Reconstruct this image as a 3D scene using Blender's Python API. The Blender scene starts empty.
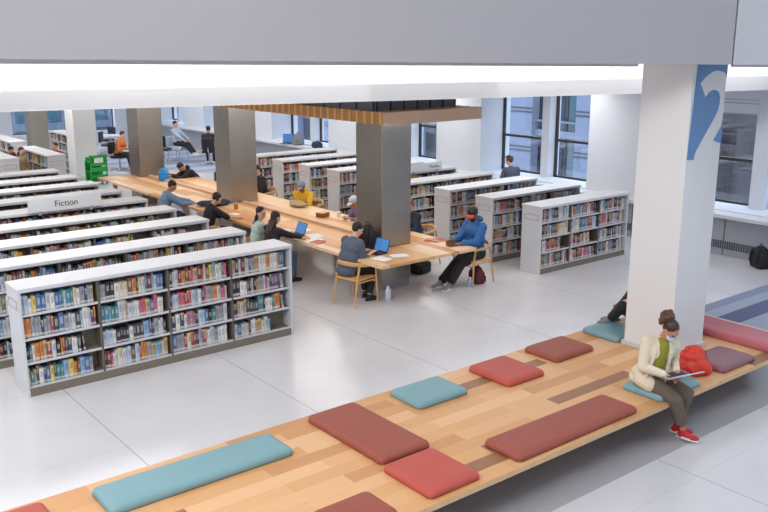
import bpy, bmesh, math, random
from mathutils import Vector, Matrix, Euler, Quaternion
PI = math.pi
R = math.radians
rnd = random.Random(7)
sc = bpy.context.scene
COL = sc.collection
TMP = bpy.data.scenes.new('workbench')

# ------------------------------------------------------------------ materials
def lin(c):
    return tuple(((v/255)/12.92 if v/255 <= .04045 else ((v/255+.055)/1.055)**2.4) for v in c)

def mat(name, rgb, rough=.6, metal=0., noise=.06, nscale=14., spec=.5, bump=0., coat=0., coord='Object'):
    m = bpy.data.materials.new(name); m.use_nodes = True
    nt = m.node_tree; b = nt.nodes['Principled BSDF']
    c = lin(rgb)
    b.inputs['Roughness'].default_value = rough
    b.inputs['Metallic'].default_value = metal
    b.inputs['Specular IOR Level'].default_value = spec
    b.inputs['Coat Weight'].default_value = coat
    tc = nt.nodes.new('ShaderNodeTexCoord')
    n = nt.nodes.new('ShaderNodeTexNoise'); n.inputs['Scale'].default_value = nscale; n.inputs['Detail'].default_value = 3
    nt.links.new(tc.outputs[coord], n.inputs['Vector'])
    r = nt.nodes.new('ShaderNodeMix'); r.data_type = 'RGBA'
    r.inputs['A'].default_value = (*[max(0, v*(1-noise)) for v in c], 1)
    r.inputs['B'].default_value = (*[min(1, v*(1+noise)) for v in c], 1)
    nt.links.new(n.outputs['Fac'], r.inputs['Factor'])
    nt.links.new(r.outputs['Result'], b.inputs['Base Color'])
    if bump:
        bp = nt.nodes.new('ShaderNodeBump'); bp.inputs['Strength'].default_value = bump; bp.inputs['Distance'].default_value = .01
        nt.links.new(n.outputs['Fac'], bp.inputs['Height']); nt.links.new(bp.outputs['Normal'], b.inputs['Normal'])
    return m

def emit(name, rgb, strength):
    m = mat(name, rgb, .4)
    b = m.node_tree.nodes['Principled BSDF']
    b.inputs['Emission Color'].default_value = (*lin(rgb), 1); b.inputs['Emission Strength'].default_value = strength
    return m

def plank_mat(name, palette, length, width, along='X', rough=.38, grain=.10):
    m = bpy.data.materials.new(name); m.use_nodes = True
    nt = m.node_tree; N = nt.nodes; L = nt.links; b = N['Principled BSDF']
    g = N.new('ShaderNodeNewGeometry'); s = N.new('ShaderNodeSeparateXYZ'); L.new(g.outputs['Position'], s.inputs[0])
    cb = N.new('ShaderNodeCombineXYZ')
    if along == 'X': L.new(s.outputs['X'], cb.inputs[0]); L.new(s.outputs['Y'], cb.inputs[1])
    else: L.new(s.outputs['Y'], cb.inputs[0]); L.new(s.outputs['X'], cb.inputs[1])
    br = N.new('ShaderNodeTexBrick'); br.offset = .37; br.offset_frequency = 2
    br.inputs['Color1'].default_value = (0, 0, 0, 1); br.inputs['Color2'].default_value = (1, 1, 1, 1); br.inputs['Mortar'].default_value = (.45, .45, .45, 1)
    br.inputs['Scale'].default_value = 1; br.inputs['Mortar Size'].default_value = .0015; br.inputs['Brick Width'].default_value = length; br.inputs['Row Height'].default_value = width
    L.new(cb.outputs[0], br.inputs['Vector'])
    cr = N.new('ShaderNodeValToRGB'); cr.color_ramp.interpolation = 'CONSTANT'
    els = cr.color_ramp.elements
    for i, (p, c) in enumerate(palette):
        e = els[i] if i < 2 else els.new(p)
        e.position = p; e.color = (*lin(c), 1)
    L.new(br.outputs['Color'], cr.inputs[0])
    mp = N.new('ShaderNodeMapping'); mp.inputs['Scale'].default_value = (1.5, 26, 1); L.new(cb.outputs[0], mp.inputs['Vector'])
    n = N.new('ShaderNodeTexNoise'); n.inputs['Scale'].default_value = 2.2; n.inputs['Detail'].default_value = 5; L.new(mp.outputs[0], n.inputs['Vector'])
    ma = N.new('ShaderNodeMapRange'); ma.inputs['To Min'].default_value = 1-grain; ma.inputs['To Max'].default_value = 1+grain; L.new(n.outputs['Fac'], ma.inputs['Value'])
    mx = N.new('ShaderNodeMix'); mx.data_type = 'RGBA'; mx.blend_type = 'MULTIPLY'; mx.inputs['Factor'].default_value = 1
    L.new(cr.outputs[0], mx.inputs['A']); L.new(ma.outputs[0], mx.inputs['B']); L.new(mx.outputs['Result'], b.inputs['Base Color'])
    b.inputs['Roughness'].default_value = rough
    return m

def floor_mat():
    m = bpy.data.materials.new('terrazzo tile'); m.use_nodes = True
    nt = m.node_tree; N = nt.nodes; L = nt.links; b = N['Principled BSDF']
    g = N.new('ShaderNodeNewGeometry'); s = N.new('ShaderNodeSeparateXYZ'); L.new(g.outputs['Position'], s.inputs[0])
    def joint(sock, off, size, w):
        a = N.new('ShaderNodeMath'); a.operation = 'SUBTRACT'; L.new(sock, a.inputs[0]); a.inputs[1].default_value = off
        p = N.new('ShaderNodeMath'); p.operation = 'PINGPONG'; L.new(a.outputs[0], p.inputs[0]); p.inputs[1].default_value = size/2
        c = N.new('ShaderNodeMath'); c.operation = 'LESS_THAN'; L.new(p.outputs[0], c.inputs[0]); c.inputs[1].default_value = w
        return c
    j1 = joint(s.outputs['X'], 3.12, 2.08, .006); j2 = joint(s.outputs['Y'], 8.3, 1.04, .003)
    mxm = N.new('ShaderNodeMath'); mxm.operation = 'MAXIMUM'; L.new(j1.outputs[0], mxm.inputs[0])
    h = N.new('ShaderNodeMath'); h.operation = 'MULTIPLY'; L.new(j2.outputs[0], h.inputs[0]); h.inputs[1].default_value = .45
    L.new(h.outputs[0], mxm.inputs[1])
    n = N.new('ShaderNodeTexNoise'); n.inputs['Scale'].default_value = 55; n.inputs['Detail'].default_value = 2; L.new(g.outputs['Position'], n.inputs['Vector'])
    n2 = N.new('ShaderNodeTexNoise'); n2.inputs['Scale'].default_value = .9; n2.inputs['Detail'].default_value = 3; L.new(g.outputs['Position'], n2.inputs['Vector'])
    ad = N.new('ShaderNodeMath'); ad.operation = 'MULTIPLY_ADD'; L.new(n.outputs['Fac'], ad.inputs[0]); ad.inputs[1].default_value = .5; L.new(n2.outputs['Fac'], ad.inputs[2])
    mr = N.new('ShaderNodeMapRange'); mr.inputs['From Min'].default_value = .4; mr.inputs['From Max'].default_value = 1.1; L.new(ad.outputs[0], mr.inputs['Value'])
    mc = N.new('ShaderNodeMix'); mc.data_type = 'RGBA'; mc.inputs['A'].default_value = (*lin((207, 205, 207)), 1); mc.inputs['B'].default_value = (*lin((222, 220, 221)), 1)
    L.new(mr.outputs[0], mc.inputs['Factor'])
    md = N.new('ShaderNodeMix'); md.data_type = 'RGBA'; md.inputs['B'].default_value = (*lin((166, 167, 172)), 1)
    L.new(mc.outputs['Result'], md.inputs['A']); L.new(mxm.outputs[0], md.inputs['Factor']); L.new(md.outputs['Result'], b.inputs['Base Color'])
    rr = N.new('ShaderNodeMapRange'); rr.inputs['To Min'].default_value = .16; rr.inputs['To Max'].default_value = .28; L.new(n2.outputs['Fac'], rr.inputs['Value']); L.new(rr.outputs[0], b.inputs['Roughness'])
    b.inputs['Specular IOR Level'].default_value = .5
    return m

def book_mat(name, rgb, kind):
    """Cloth or paper spine: call-number label near the foot, a title block above it (from the spine's own UV)."""
    m = bpy.data.materials.new(name); m.use_nodes = True
    nt = m.node_tree; N = nt.nodes; L = nt.links; b = N['Principled BSDF']; b.inputs['Roughness'].default_value = .45
    uv = N.new('ShaderNodeUVMap'); s = N.new('ShaderNodeSeparateXYZ'); L.new(uv.outputs[0], s.inputs[0])
    def band(sock, lo, hi):
        a = N.new('ShaderNodeMath'); a.operation = 'GREATER_THAN'; L.new(sock, a.inputs[0]); a.inputs[1].default_value = lo
        c = N.new('ShaderNodeMath'); c.operation = 'LESS_THAN'; L.new(sock, c.inputs[0]); c.inputs[1].default_value = hi
        d = N.new('ShaderNodeMath'); d.operation = 'MULTIPLY'; L.new(a.outputs[0], d.inputs[0]); L.new(c.outputs[0], d.inputs[1]); return d
    def mixc(fac, A, B):
        x = N.new('ShaderNodeMix'); x.data_type = 'RGBA'; L.new(fac, x.inputs['Factor'])
        if isinstance(A, tuple): x.inputs['A'].default_value = A
        else: L.new(A, x.inputs['A'])
        x.inputs['B'].default_value = B; return x.outputs['Result']
    c = (*lin(rgb), 1)
    bright = sum(rgb) > 380
    t = band(s.outputs['Y'], .42+.06*(kind % 3), .80+.04*(kind % 2)); u = band(s.outputs['X'], .3, .7)
    tt = N.new('ShaderNodeMath'); tt.operation = 'MULTIPLY'; L.new(t.outputs[0], tt.inputs[0]); L.new(u.outputs[0], tt.inputs[1])
    tint = (*lin((60, 50, 60) if bright else (225, 220, 205)), 1)
    f = N.new('ShaderNodeMath'); f.operation = 'MULTIPLY'; f.inputs[1].default_value = .38; L.new(tt.outputs[0], f.inputs[0])
    o = mixc(f.outputs[0], c, tint)
    if kind % 4 == 1:
        o = mixc(band(s.outputs['Y'], .86, .95).outputs[0], o, (*lin((220, 190, 90)), 1))
    lab = band(s.outputs['Y'], .05, .2)
    lb = N.new('ShaderNodeMath'); lb.operation = 'MULTIPLY'; lb.inputs[1].default_value = .7; L.new(lab.outputs[0], lb.inputs[0])
    o = mixc(lb.outputs[0], o, (*lin((222, 220, 216)), 1))
    L.new(o, b.inputs['Base Color'])
    return m

def glass_mat():
    m = bpy.data.materials.new('window glass'); m.use_nodes = True
    nt = m.node_tree; N = nt.nodes; L = nt.links
    N.remove(N['Principled BSDF'])
    t = N.new('ShaderNodeBsdfTransparent'); t.inputs[0].default_value = (.90, .95, 1., 1)
    g = N.new('ShaderNodeBsdfGlossy'); g.inputs['Roughness'].default_value = .03
    n = N.new('ShaderNodeTexNoise'); n.inputs['Scale'].default_value = .6
    mr = N.new('ShaderNodeMapRange'); mr.inputs['To Min'].default_value = .06; mr.inputs['To Max'].default_value = .10; L.new(n.outputs['Fac'], mr.inputs['Value'])
    x = N.new('ShaderNodeMixShader'); L.new(mr.outputs[0], x.inputs[0]); L.new(t.outputs[0], x.inputs[1]); L.new(g.outputs[0], x.inputs[2])
    L.new(x.outputs[0], N['Material Output'].inputs['Surface'])
    return m

M = {}
def defm():
    a = M
    a['white'] = mat('white lacquer', (210, 211, 214), .42, noise=.02)
    a['wall'] = mat('white painted wall', (216, 220, 228), .75, noise=.015, nscale=2)
    a['ceil'] = mat('white ceiling paint', (238, 238, 240), .8, noise=.01)
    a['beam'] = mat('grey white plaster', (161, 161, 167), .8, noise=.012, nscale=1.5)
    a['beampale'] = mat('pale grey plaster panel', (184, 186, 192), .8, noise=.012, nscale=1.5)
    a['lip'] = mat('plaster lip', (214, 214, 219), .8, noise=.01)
    a['column'] = mat('column paint', (230, 229, 228), .55, noise=.015, nscale=2)
    a['blue'] = mat('blue sign paint', (104, 144, 190), .5, noise=.04, nscale=6)
    a['taupe'] = mat('taupe steel', (126, 117, 104), .5, noise=.05)
    a['taupe2'] = mat('taupe steel dark', (104, 97, 88), .5, noise=.05)
    a['pillar'] = mat('brushed bronze steel', (166, 160, 150), .34, metal=.88, noise=.10, nscale=3)
    a['dark'] = mat('dark grey acoustic panel', (104, 106, 118), .6, noise=.08)
    a['floor'] = floor_mat()
    a['strip'] = mat('dark floor inlay', (172, 170, 174), .3, noise=.05, nscale=40)
    a['bench'] = plank_mat('bench planks', [(0, (222, 170, 120)), (.16, (212, 156, 102)), (.34, (228, 180, 132)), (.52, (217, 163, 110)), (.66, (203, 146, 94)), (.80, (150, 104, 68)), (.88, (225, 175, 126))], 1.35, .177, 'X', .42)
    a['benchedge'] = mat('bench plywood edge', (222, 184, 140), .5, noise=.12, nscale=20)
    a['tabletop'] = plank_mat('table planks', [(0, (222, 174, 118)), (.2, (212, 158, 100)), (.4, (232, 196, 152)), (.6, (204, 148, 92)), (.74, (234, 204, 166)), (.88, (218, 166, 112))], 2.4, .19, 'Y', .4)
    a['oak'] = mat('oiled oak', (214, 164, 104), .42, noise=.14, nscale=9)
    a['oaklight'] = mat('pale oak fascia', (214, 182, 152), .5, noise=.10, nscale=5)
    a['slat'] = mat('amber wood slat', (206, 146, 80), .5, noise=.16, nscale=8)
    a['slatpale'] = mat('pale wood slat edge', (234, 190, 130), .5, noise=.12, nscale=8)
    a['teal'] = mat('teal vinyl', (124, 162, 168), .46, noise=.05, nscale=5, bump=.04)
    a['maroon'] = mat('maroon vinyl', (156, 84, 70), .5, noise=.05, nscale=5, bump=.04, spec=.3)
    a['coral'] = mat('coral vinyl', (188, 88, 76), .5, noise=.05, nscale=5, bump=.04, spec=.3)
    a['plum'] = mat('plum vinyl', (140, 94, 102), .34, noise=.05, nscale=5, bump=.04)
    a['pink'] = mat('rose vinyl', (192, 104, 112), .36, noise=.05, nscale=5, bump=.04)
    a['skinl'] = mat('light skin', (226, 176, 150), .55, noise=.05, nscale=30)
    a['skint'] = mat('tan skin', (190, 134, 104), .55, noise=.05, nscale=30)
    a['skind'] = mat('brown skin', (130, 88, 66), .55, noise=.05, nscale=30)
    a['hairb'] = mat('black hair', (30, 27, 27), .5, noise=.4, nscale=60, bump=.5)
    a['hairbr'] = mat('dark brown hair', (62, 42, 32), .5, noise=.35, nscale=60, bump=.5)
    a['hairlb'] = mat('curly brown hair', (98, 66, 46), .6, noise=.4, nscale=50, bump=.8)
    a['black'] = mat('black fabric', (34, 34, 38), .8, noise=.15, nscale=40)
    a['blackm'] = mat('black plastic', (26, 26, 29), .4, noise=.1)
    a['navy'] = mat('navy fabric', (48, 56, 78), .8, noise=.12, nscale=40)
    a['denim'] = mat('blue denim', (72, 92, 128), .85, noise=.15, nscale=60)
    a['slate'] = mat('slate blue shirt cloth', (88, 98, 116), .85, noise=.12, nscale=50)
    a['steel'] = mat('steel blue shirt cloth', (120, 148, 178), .85, noise=.12, nscale=50)
    a['royal'] = mat('royal blue jacket', (40, 98, 160), .6, noise=.12, nscale=30)
    a['beige'] = mat('beige corduroy', (228, 214, 188), .9, noise=.14, nscale=60, bump=.3)
    a['olive'] = mat('olive green knit', (142, 138, 44), .9, noise=.12, nscale=70)
    a['brown'] = mat('dark taupe trousers', (104, 92, 82), .9, noise=.10, nscale=60)
    a['mint'] = mat('pale mint cloth', (186, 208, 204), .85, noise=.08, nscale=40)
    a['yellow'] = mat('mustard yellow cloth', (226, 176, 44), .85, noise=.10, nscale=40)
    a['purple'] = mat('muted purple cloth', (122, 104, 142), .85, noise=.10, nscale=40)
    a['orange'] = mat('orange cloth', (204, 116, 56), .85, noise=.10, nscale=40)
    a['rust'] = mat('rust red cloth', (146, 62, 48), .85, noise=.10, nscale=40)
    a['khaki'] = mat('khaki cloth', (172, 150, 116), .85, noise=.10, nscale=40)
    a['greycl'] = mat('grey cloth', (132, 134, 142), .85, noise=.10, nscale=40)
    a['greensh'] = mat('deep green cloth', (66, 98, 84), .85, noise=.12, nscale=40)
    a['palecl'] = mat('pale blue grey cloth', (190, 200, 214), .85, noise=.08, nscale=40)
    a['red'] = mat('red canvas', (196, 34, 40), .6, noise=.10, nscale=30)
    a['redbag'] = mat('red nylon', (226, 62, 46), .4, noise=.14, nscale=18, bump=.7)
    a['maroonbag'] = mat('maroon canvas', (96, 36, 40), .8, noise=.12, nscale=30)
    a['rubber'] = mat('white rubber', (232, 230, 226), .6, noise=.02)
    a['mask'] = mat('pale blue paper mask', (186, 212, 232), .8, noise=.03)
    a['visor'] = mat('orange red goggles', (232, 82, 52), .35, noise=.06)
    a['eye'] = mat('eye', (32, 26, 24), .2)
    a['lips'] = mat('lips', (168, 92, 84), .5)
    a['silver'] = mat('silver aluminium', (196, 198, 204), .3, metal=.6, noise=.03)
    a['keys'] = mat('dark keyboard', (52, 54, 60), .5, noise=.3, nscale=120)
    a['screen'] = emit('lit blue screen', (64, 128, 196), .35)
    a['screenw'] = emit('lit pale screen', (180, 205, 230), .35)
    a['paper'] = mat('white paper', (238, 238, 236), .8, noise=.03, nscale=30)
    a['pink_cable'] = mat('pink cord', (214, 120, 120), .5)
    a['wicker'] = mat('brown wicker', (120, 84, 52), .7, noise=.3, nscale=60, bump=.5)
    a['bottle'] = mat('pale blue plastic', (160, 184, 214), .2, noise=.05)
    a['bottlew'] = mat('clear pale plastic', (206, 214, 230), .15, noise=.12, nscale=30)
    a['amber'] = mat('amber plastic', (198, 104, 40), .3, noise=.05)
    a['green'] = mat('bright green enamel', (40, 174, 76), .4, noise=.05)
    a['bluebag'] = mat('bright blue nylon', (36, 142, 214), .5, noise=.08, nscale=20)
    a['frame'] = mat('bronze window frame', (66, 62, 62), .45, metal=.3)
    a['glass'] = glass_mat()
    a['sign'] = mat('pale sign board', (224, 225, 228), .6, noise=.02)
    a['ink'] = mat('charcoal lettering', (58, 60, 66), .6)
    a['bluechair'] = mat('blue moulded plastic', (44, 112, 160), .4, noise=.05)
    a['carpet'] = mat('slate carpet', (136, 146, 168), .95, noise=.12, nscale=60, bump=.3)
    a['carpetn'] = mat('navy carpet', (98, 104, 134), .95, noise=.12, nscale=60, bump=.3)
    a['carpetg'] = mat('pale grey carpet', (160, 168, 184), .95, noise=.10, nscale=60, bump=.3)
    a['vent'] = mat('grey enclosure metal', (170, 172, 180), .5, metal=.2, noise=.03)
    a['ventd'] = mat('dark grille', (92, 94, 102), .5, metal=.2)
    a['facade'] = mat('grey stone facade', (92, 100, 120), .8, noise=.10, nscale=1.2)
    a['facade2'] = mat('dark brown facade', (64, 60, 66), .8, noise=.12, nscale=1.2)
    a['pier'] = mat('pale stone pier', (118, 126, 146), .8, noise=.06, nscale=2)
    a['fglass'] = mat('dark facade glass', (36, 42, 56), .5, noise=.5, nscale=.7, spec=.25)
    a['fglass2'] = mat('teal facade glass', (66, 92, 104), .25, noise=.2, nscale=.5)
    a['street'] = mat('street asphalt', (110, 114, 122), .9, noise=.1)
    a['blind'] = mat('white roller blind', (226, 230, 236), .8, noise=.02)
defm()
PAL = [('white', (226, 224, 220)), ('cream', (222, 208, 180)), ('grey', (150, 152, 158)), ('charcoal', (58, 58, 66)), ('black', (32, 32, 38)),
       ('navy blue', (44, 58, 102)), ('blue', (62, 108, 168)), ('sky blue', (128, 172, 208)), ('teal', (62, 136, 146)), ('red', (182, 48, 48)),
       ('dark red', (118, 40, 46)), ('pink', (206, 92, 116)), ('orange', (222, 128, 52)), ('yellow', (228, 192, 84)), ('olive green', (112, 124, 78)),
       ('purple', (98, 72, 124)), ('brown', (112, 78, 58)), ('tan', (186, 150, 112)), ('pale grey', (198, 200, 206)), ('pale blue', (178, 200, 220))]
WTS = [17, 8, 11, 9, 6, 5, 6, 6, 4, 9, 6, 4, 6, 3, 3, 3, 4, 7, 14, 9]
soft = lambda c: tuple(v+(sum(c)/3-v)*.14+(225-v)*.06 for v in c)
BMATS = [book_mat('book ' + n, soft(c), i) for i, (n, c) in enumerate(PAL)]

# ------------------------------------------------------------------ mesh helpers
def NB(): return bmesh.new()

def box(bm, x0, x1, y0, y1, z0, z1, bev=0, seg=2, mi=0, Mx=None):
    v = bmesh.ops.create_cube(bm, size=1)['verts']
    bmesh.ops.scale(bm, vec=(x1-x0, y1-y0, z1-z0), verts=v)
    bmesh.ops.translate(bm, vec=((x0+x1)/2, (y0+y1)/2, (z0+z1)/2), verts=v)
    fs = {f for q in v for f in q.link_faces}
    if bev:
        es = {e for q in v for e in q.link_edges}
        r = bmesh.ops.bevel(bm, geom=list(es), offset=bev, segments=seg, affect='EDGES', profile=.5)
        fs = set(r['faces']) | {f for f in fs if f.is_valid}
        v = list({q for f in fs for q in f.verts})
    for f in fs: f.material_index = mi
    if Mx: bmesh.ops.transform(bm, matrix=Mx, verts=v)
    return v

def ell(bm, c, r, rot=None, u=14, w=10):
    Mx = Matrix.Translation(Vector(c)) @ (rot.to_4x4() if rot else Matrix()) @ Matrix.Diagonal((*r, 1))
    return bmesh.ops.create_uvsphere(bm, u_segments=u, v_segments=w, radius=1, matrix=Mx)['verts']

def cone(bm, p, q, r1, r2, seg=12, caps=True):
    p = Vector(p); q = Vector(q); d = q-p; l = d.length
    if l < 1e-6: return
    Mx = Matrix.Translation((p+q)/2) @ d.to_track_quat('Z', 'Y').to_matrix().to_4x4()
    bmesh.ops.create_cone(bm, cap_ends=True, segments=seg, radius1=r1, radius2=r2, depth=l, matrix=Mx)

def rc(bm, p, q, r1, r2, seg=12):
    """round-ended tapered limb"""
    cone(bm, p, q, r1, r2, seg)
    ell(bm, p, (r1, r1, r1), u=seg, w=8); ell(bm, q, (r2, r2, r2), u=seg, w=8)

def sweep(bm, pts, rad, seg=8, flat=1., closed=False):
    """tube along pts; flat scales the section along world z"""
    pts = [Vector(p) for p in pts]; n = len(pts); rings = []
    for i, p in enumerate(pts):
        a = pts[max(0, i-1)]; b = pts[min(n-1, i+1)]
        t = (b-a).normalized()
        up = Vector((0, 0, 1)) if abs(t.z) < .95 else Vector((1, 0, 0))
        s = t.cross(up).normalized(); u = s.cross(t).normalized()
        r = rad[i] if isinstance(rad, (list, tuple)) else rad
        rings.append([bm.verts.new(p + s*(r*math.cos(k*2*PI/seg)) + u*(r*flat*math.sin(k*2*PI/seg))) for k in range(seg)])
    for i in range(n-1):
        for k in range(seg):
            bm.faces.new((rings[i][k], rings[i][(k+1) % seg], rings[i+1][(k+1) % seg], rings[i+1][k]))
    bm.faces.new(list(reversed(rings[0]))); bm.faces.new(rings[-1])

def prism(bm, poly, y0, y1, axis='Y', mi=0):
    """polygon (a,b) extruded between y0 and y1. axis Y: (x,z); axis X: (y,z); axis Z: (x,y)"""
    def P(a, b, t): return (a, t, b) if axis == 'Y' else ((t, a, b) if axis == 'X' else (a, b, t))
    A = [bm.verts.new(P(a, b, y0)) for a, b in poly]; B = [bm.verts.new(P(a, b, y1)) for a, b in poly]
    n = len(poly); fs = [bm.faces.new(A), bm.faces.new(list(reversed(B)))]
    for i in range(n): fs.append(bm.faces.new((A[i], B[i], B[(i+1) % n], A[(i+1) % n])))
    for f in fs: f.material_index = mi
    bmesh.ops.recalc_face_normals(bm, faces=fs)

def tagit(o, label=None, cat=None, group=None, kind=None):
    if label: o['label'] = label
    if cat: o['category'] = cat
    if group: o['group'] = group
    if kind: o['kind'] = kind
    return o

def obj(name, bm, m, parent=None, smooth=False, label=None, sharp=40):
    me = bpy.data.meshes.new(name)
    bmesh.ops.recalc_face_normals(bm, faces=bm.faces[:])
    bm.to_mesh(me); bm.free()
    return mobj(name, me, m, parent, smooth, label, sharp)

def mobj(name, me, m, parent=None, smooth=False, label=None, sharp=40):
    for x in (m if isinstance(m, (list, tuple)) else [m]):
        me.materials.append(M[x] if isinstance(x, str) else x)
    if smooth:
        me.shade_smooth()
        if sharp: me.set_sharp_from_angle(angle=R(sharp))
    o = bpy.data.objects.new(name, me); COL.objects.link(o)
    if parent: o.parent = parent
    if label: o['label'] = label
    return o

def thing(name, label, cat, loc=(0, 0, 0), yaw=0, group=None):
    o = bpy.data.objects.new(name, None); COL.objects.link(o); o.empty_display_size = .1
    o.location = loc; o.rotation_euler = (0, 0, yaw)
    return tagit(o, label, cat, group)

def struct(name, bm, m, label, smooth=False):
    o = obj(name, bm, m, None, smooth); return tagit(o, label, kind='structure')

def dup(root, loc, yaw=None, label=None, group=None):
    c = root.copy(); COL.objects.link(c); c.location = loc
    if yaw is not None: c.rotation_euler = (0, 0, yaw)
    if label: c['label'] = label
    if group: c['group'] = group
    def rec(a, b):
        for ch in list(a.children):
            k = ch.copy(); k.parent = b; COL.objects.link(k); rec(ch, k)
    rec(root, c); return c

def fuse(bm, voxel, it=4, name='m'):
    """overlapping closed shapes -> one continuous smooth skin"""
    me = bpy.data.meshes.new(name); bm.to_mesh(me); bm.free()
    o = bpy.data.objects.new(name, me); TMP.collection.objects.link(o)
    r = o.modifiers.new('r', 'REMESH'); r.mode = 'VOXEL'; r.voxel_size = voxel; r.adaptivity = 0
    s = o.modifiers.new('s', 'SMOOTH'); s.factor = .5; s.iterations = it
    with bpy.context.temp_override(scene=TMP, view_layer=TMP.view_layers[0]):
        dg = bpy.context.evaluated_depsgraph_get(); dg.update()
        out = bpy.data.meshes.new_from_object(o.evaluated_get(dg))
    bpy.data.objects.remove(o); bpy.data.meshes.remove(me)
    out.materials.clear()
    return out

# ------------------------------------------------------------------ camera
PITCH = R(13.76); AX = R(51.4); CH = 4.15
FH = Vector((math.cos(AX), math.sin(AX), 0)); RT = Vector((math.sin(AX), -math.cos(AX), 0)); UP = Vector((0, 0, 1))
cam_d = bpy.data.cameras.new('camera'); cam = bpy.data.objects.new('camera', cam_d); COL.objects.link(cam)
cam_d.sensor_width = 36; cam_d.lens = 36*862/768; cam_d.clip_end = 400; cam_d.clip_start = .05
fw = FH*math.cos(PITCH) - UP*math.sin(PITCH); cu = FH*math.sin(PITCH) + UP*math.cos(PITCH)
cam.matrix_world = Matrix(((RT.x, cu.x, -fw.x, 0), (RT.y, cu.y, -fw.y, 0), (RT.z, cu.z, -fw.z, CH), (0, 0, 0, 1)))
sc.camera = cam

# ------------------------------------------------------------------ room shell
CZ = 3.335           # library ceiling height
WX = 16.1           # window wall
FY = 37.0           # far wall
b = NB(); box(b, -6, 17.2, -3, FY+.4, -.12, 0); struct('floor', b, 'floor', 'pale grey terrazzo tile floor with thin joints')
b = NB(); box(b, -2, 12.6, 4.6, 6.86, 0, .002); struct('trim_1', b, 'strip', 'darker grey floor inlay running under the long wooden bench')  # thin darker grey sheet over the tiles, reaching past the bench front

# window wall: bays with a two-step recess; piers between the two panes of each bay
b = NB()
EDGES = [(7.4+5.22*k, min(36.4, 10.9+5.22*k)) for k in range(-1, 6)]
prev = -1.0; SZ = .90
for (a, c) in EDGES:
    box(b, WX, 17.2, prev, a, 0, 7.0); box(b, WX, 17.2, a, c, 0, SZ); box(b, WX, 17.2, a, c, 3.55, 7.0); prev = c
box(b, WX, 17.2, prev, FY+.4, 0, 7.0)
struct('wall_right', b, 'wall', 'white window wall with deep window recesses')
win_n = 0
for k, (a, c) in enumerate(EDGES):
    pm, ph = (8.79, .15) if k == 1 else (a+1.81, .12)
    b = NB(); box(b, 16.69, 17.1, pm-ph, pm+ph, SZ, 3.55)
    struct('trim_%d' % (2+k), b, 'wall', 'white pier between two tall window panes')
    for (y0, y1) in ((a, pm-ph), (pm+ph, c)):
        win_n += 1
        f = NB(); w = .055
        box(f, 16.92, 16.99, y0, y0+w, SZ, 3.55); box(f, 16.92, 16.99, y1-w, y1, SZ, 3.55)
        box(f, 16.92, 16.99, y0, y1, SZ, SZ+.05); box(f, 16.92, 16.99, y0, y1, 3.5, 3.55); box(f, 16.91, 17.0, y0, y1, 1.80, 1.86)
        w_ = struct('window_%d' % win_n, f, 'frame', 'tall window with dark bronze frame and mid rail')
        g = NB(); box(g, 16.95, 16.96, y0+w, y1-w, SZ+.05, 3.5); obj('pane', g, 'glass', w_)
        if k == 1 and y1 == c:
            g = NB(); box(g, 16.86, 16.875, y0+.03, y1-.03, 2.78, 3.5); obj('roller_blind', g, 'blind', w_, label='white roller blind drawn part way down')
            g = NB(); box(g, 16.855, 16.88, y0+.03, y1-.03, 2.76, 2.785); box(g, 16.85, 16.86, y0+.03, y1-.03, 2.985, 3.0); box(g, 16.85, 16.86, y0+.03, y1-.03, 3.06, 3.075); obj('blind_bar', g, 'vent', w_)
# counter and heater enclosure along the window wall
b = NB(); box(b, 15.72, 16.12, 1.0, 36.5, .80, .88, .012); tagit(obj('window_counter', b, 'white'), 'white counter ledge running along the window wall', 'counter')
b = NB(); box(b, 15.98, WX-.005, 1.0, 36.5, .0, .799); en = struct('baseboard_right', b, 'vent', 'grey heater enclosure under the window counter')
b = NB()
for i in range(300):
    y = 1.2+i*.05
    box(b, 15.965, 15.985, y, y+.026, .14, .30)
for y in (2.4, 4.6, 6.8, 9.0, 11.2, 13.4): box(b, 15.972, 15.985, y, y+.02, .02, .79)
obj('vent_grille', b, 'ventd', en)

# far wall with windows
b = NB()
for (x0, x1) in ((-6, 10.2), (10.95, 11.5), (12.6, 13.65), (14.5, 17.2)): box(b, x0, x1, FY, FY+.4, 0, 4)
for (x0, x1) in ((10.2, 10.95), (11.5, 12.6), (13.65, 14.5)): box(b, x0, x1, FY, FY+.4, 0, .55); box(b, x0, x1, FY, FY+.4, 3.4, 4)
struct('wall_far', b, 'wall', 'white far wall with tall windows')
for (x0, x1) in ((10.2, 10.95), (11.5, 12.6), (13.65, 14.5)):
    win_n += 1
    f = NB(); w = .05
    box(f, x0, x0+w, FY+.2, FY+.27, .55, 3.4); box(f, x1-w, x1, FY+.2, FY+.27, .55, 3.4); box(f, x0, x1, FY+.2, FY+.27, .55, .6); box(f, x0, x1, FY+.2, FY+.27, 3.35, 3.4); box(f, x0, x1, FY+.19, FY+.28, 1.7, 1.76)
    w_ = struct('window_%d' % win_n, f, 'frame', 'tall window in the far wall')
    g = NB(); box(g, x0+w, x1-w, FY+.23, FY+.24, .6, 3.35); obj('pane', g, 'glass', w_)
b = NB(); box(b, -6.3, -6, -3, FY+.4, 0, 9); struct('wall_left', b, 'wall', 'white wall at the end of the fiction stacks')

b = NB(); box(b, -6.3, 17.2, -3.3, -3, 0, 9); struct('wall_back', b, 'wall', 'white wall behind the viewer across the open hall')
b = NB(); box(b, -6.3, 17.2, -3.3, 16, 9, 9.2); struct('ceiling_upper', b, 'ceil', 'white ceiling high over the open hall')
b = NB(); box(b, 16.1, 17.2, -3, FY, 7, 9); struct('trim_25', b, 'wall', 'upper part of the window wall')
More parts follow.
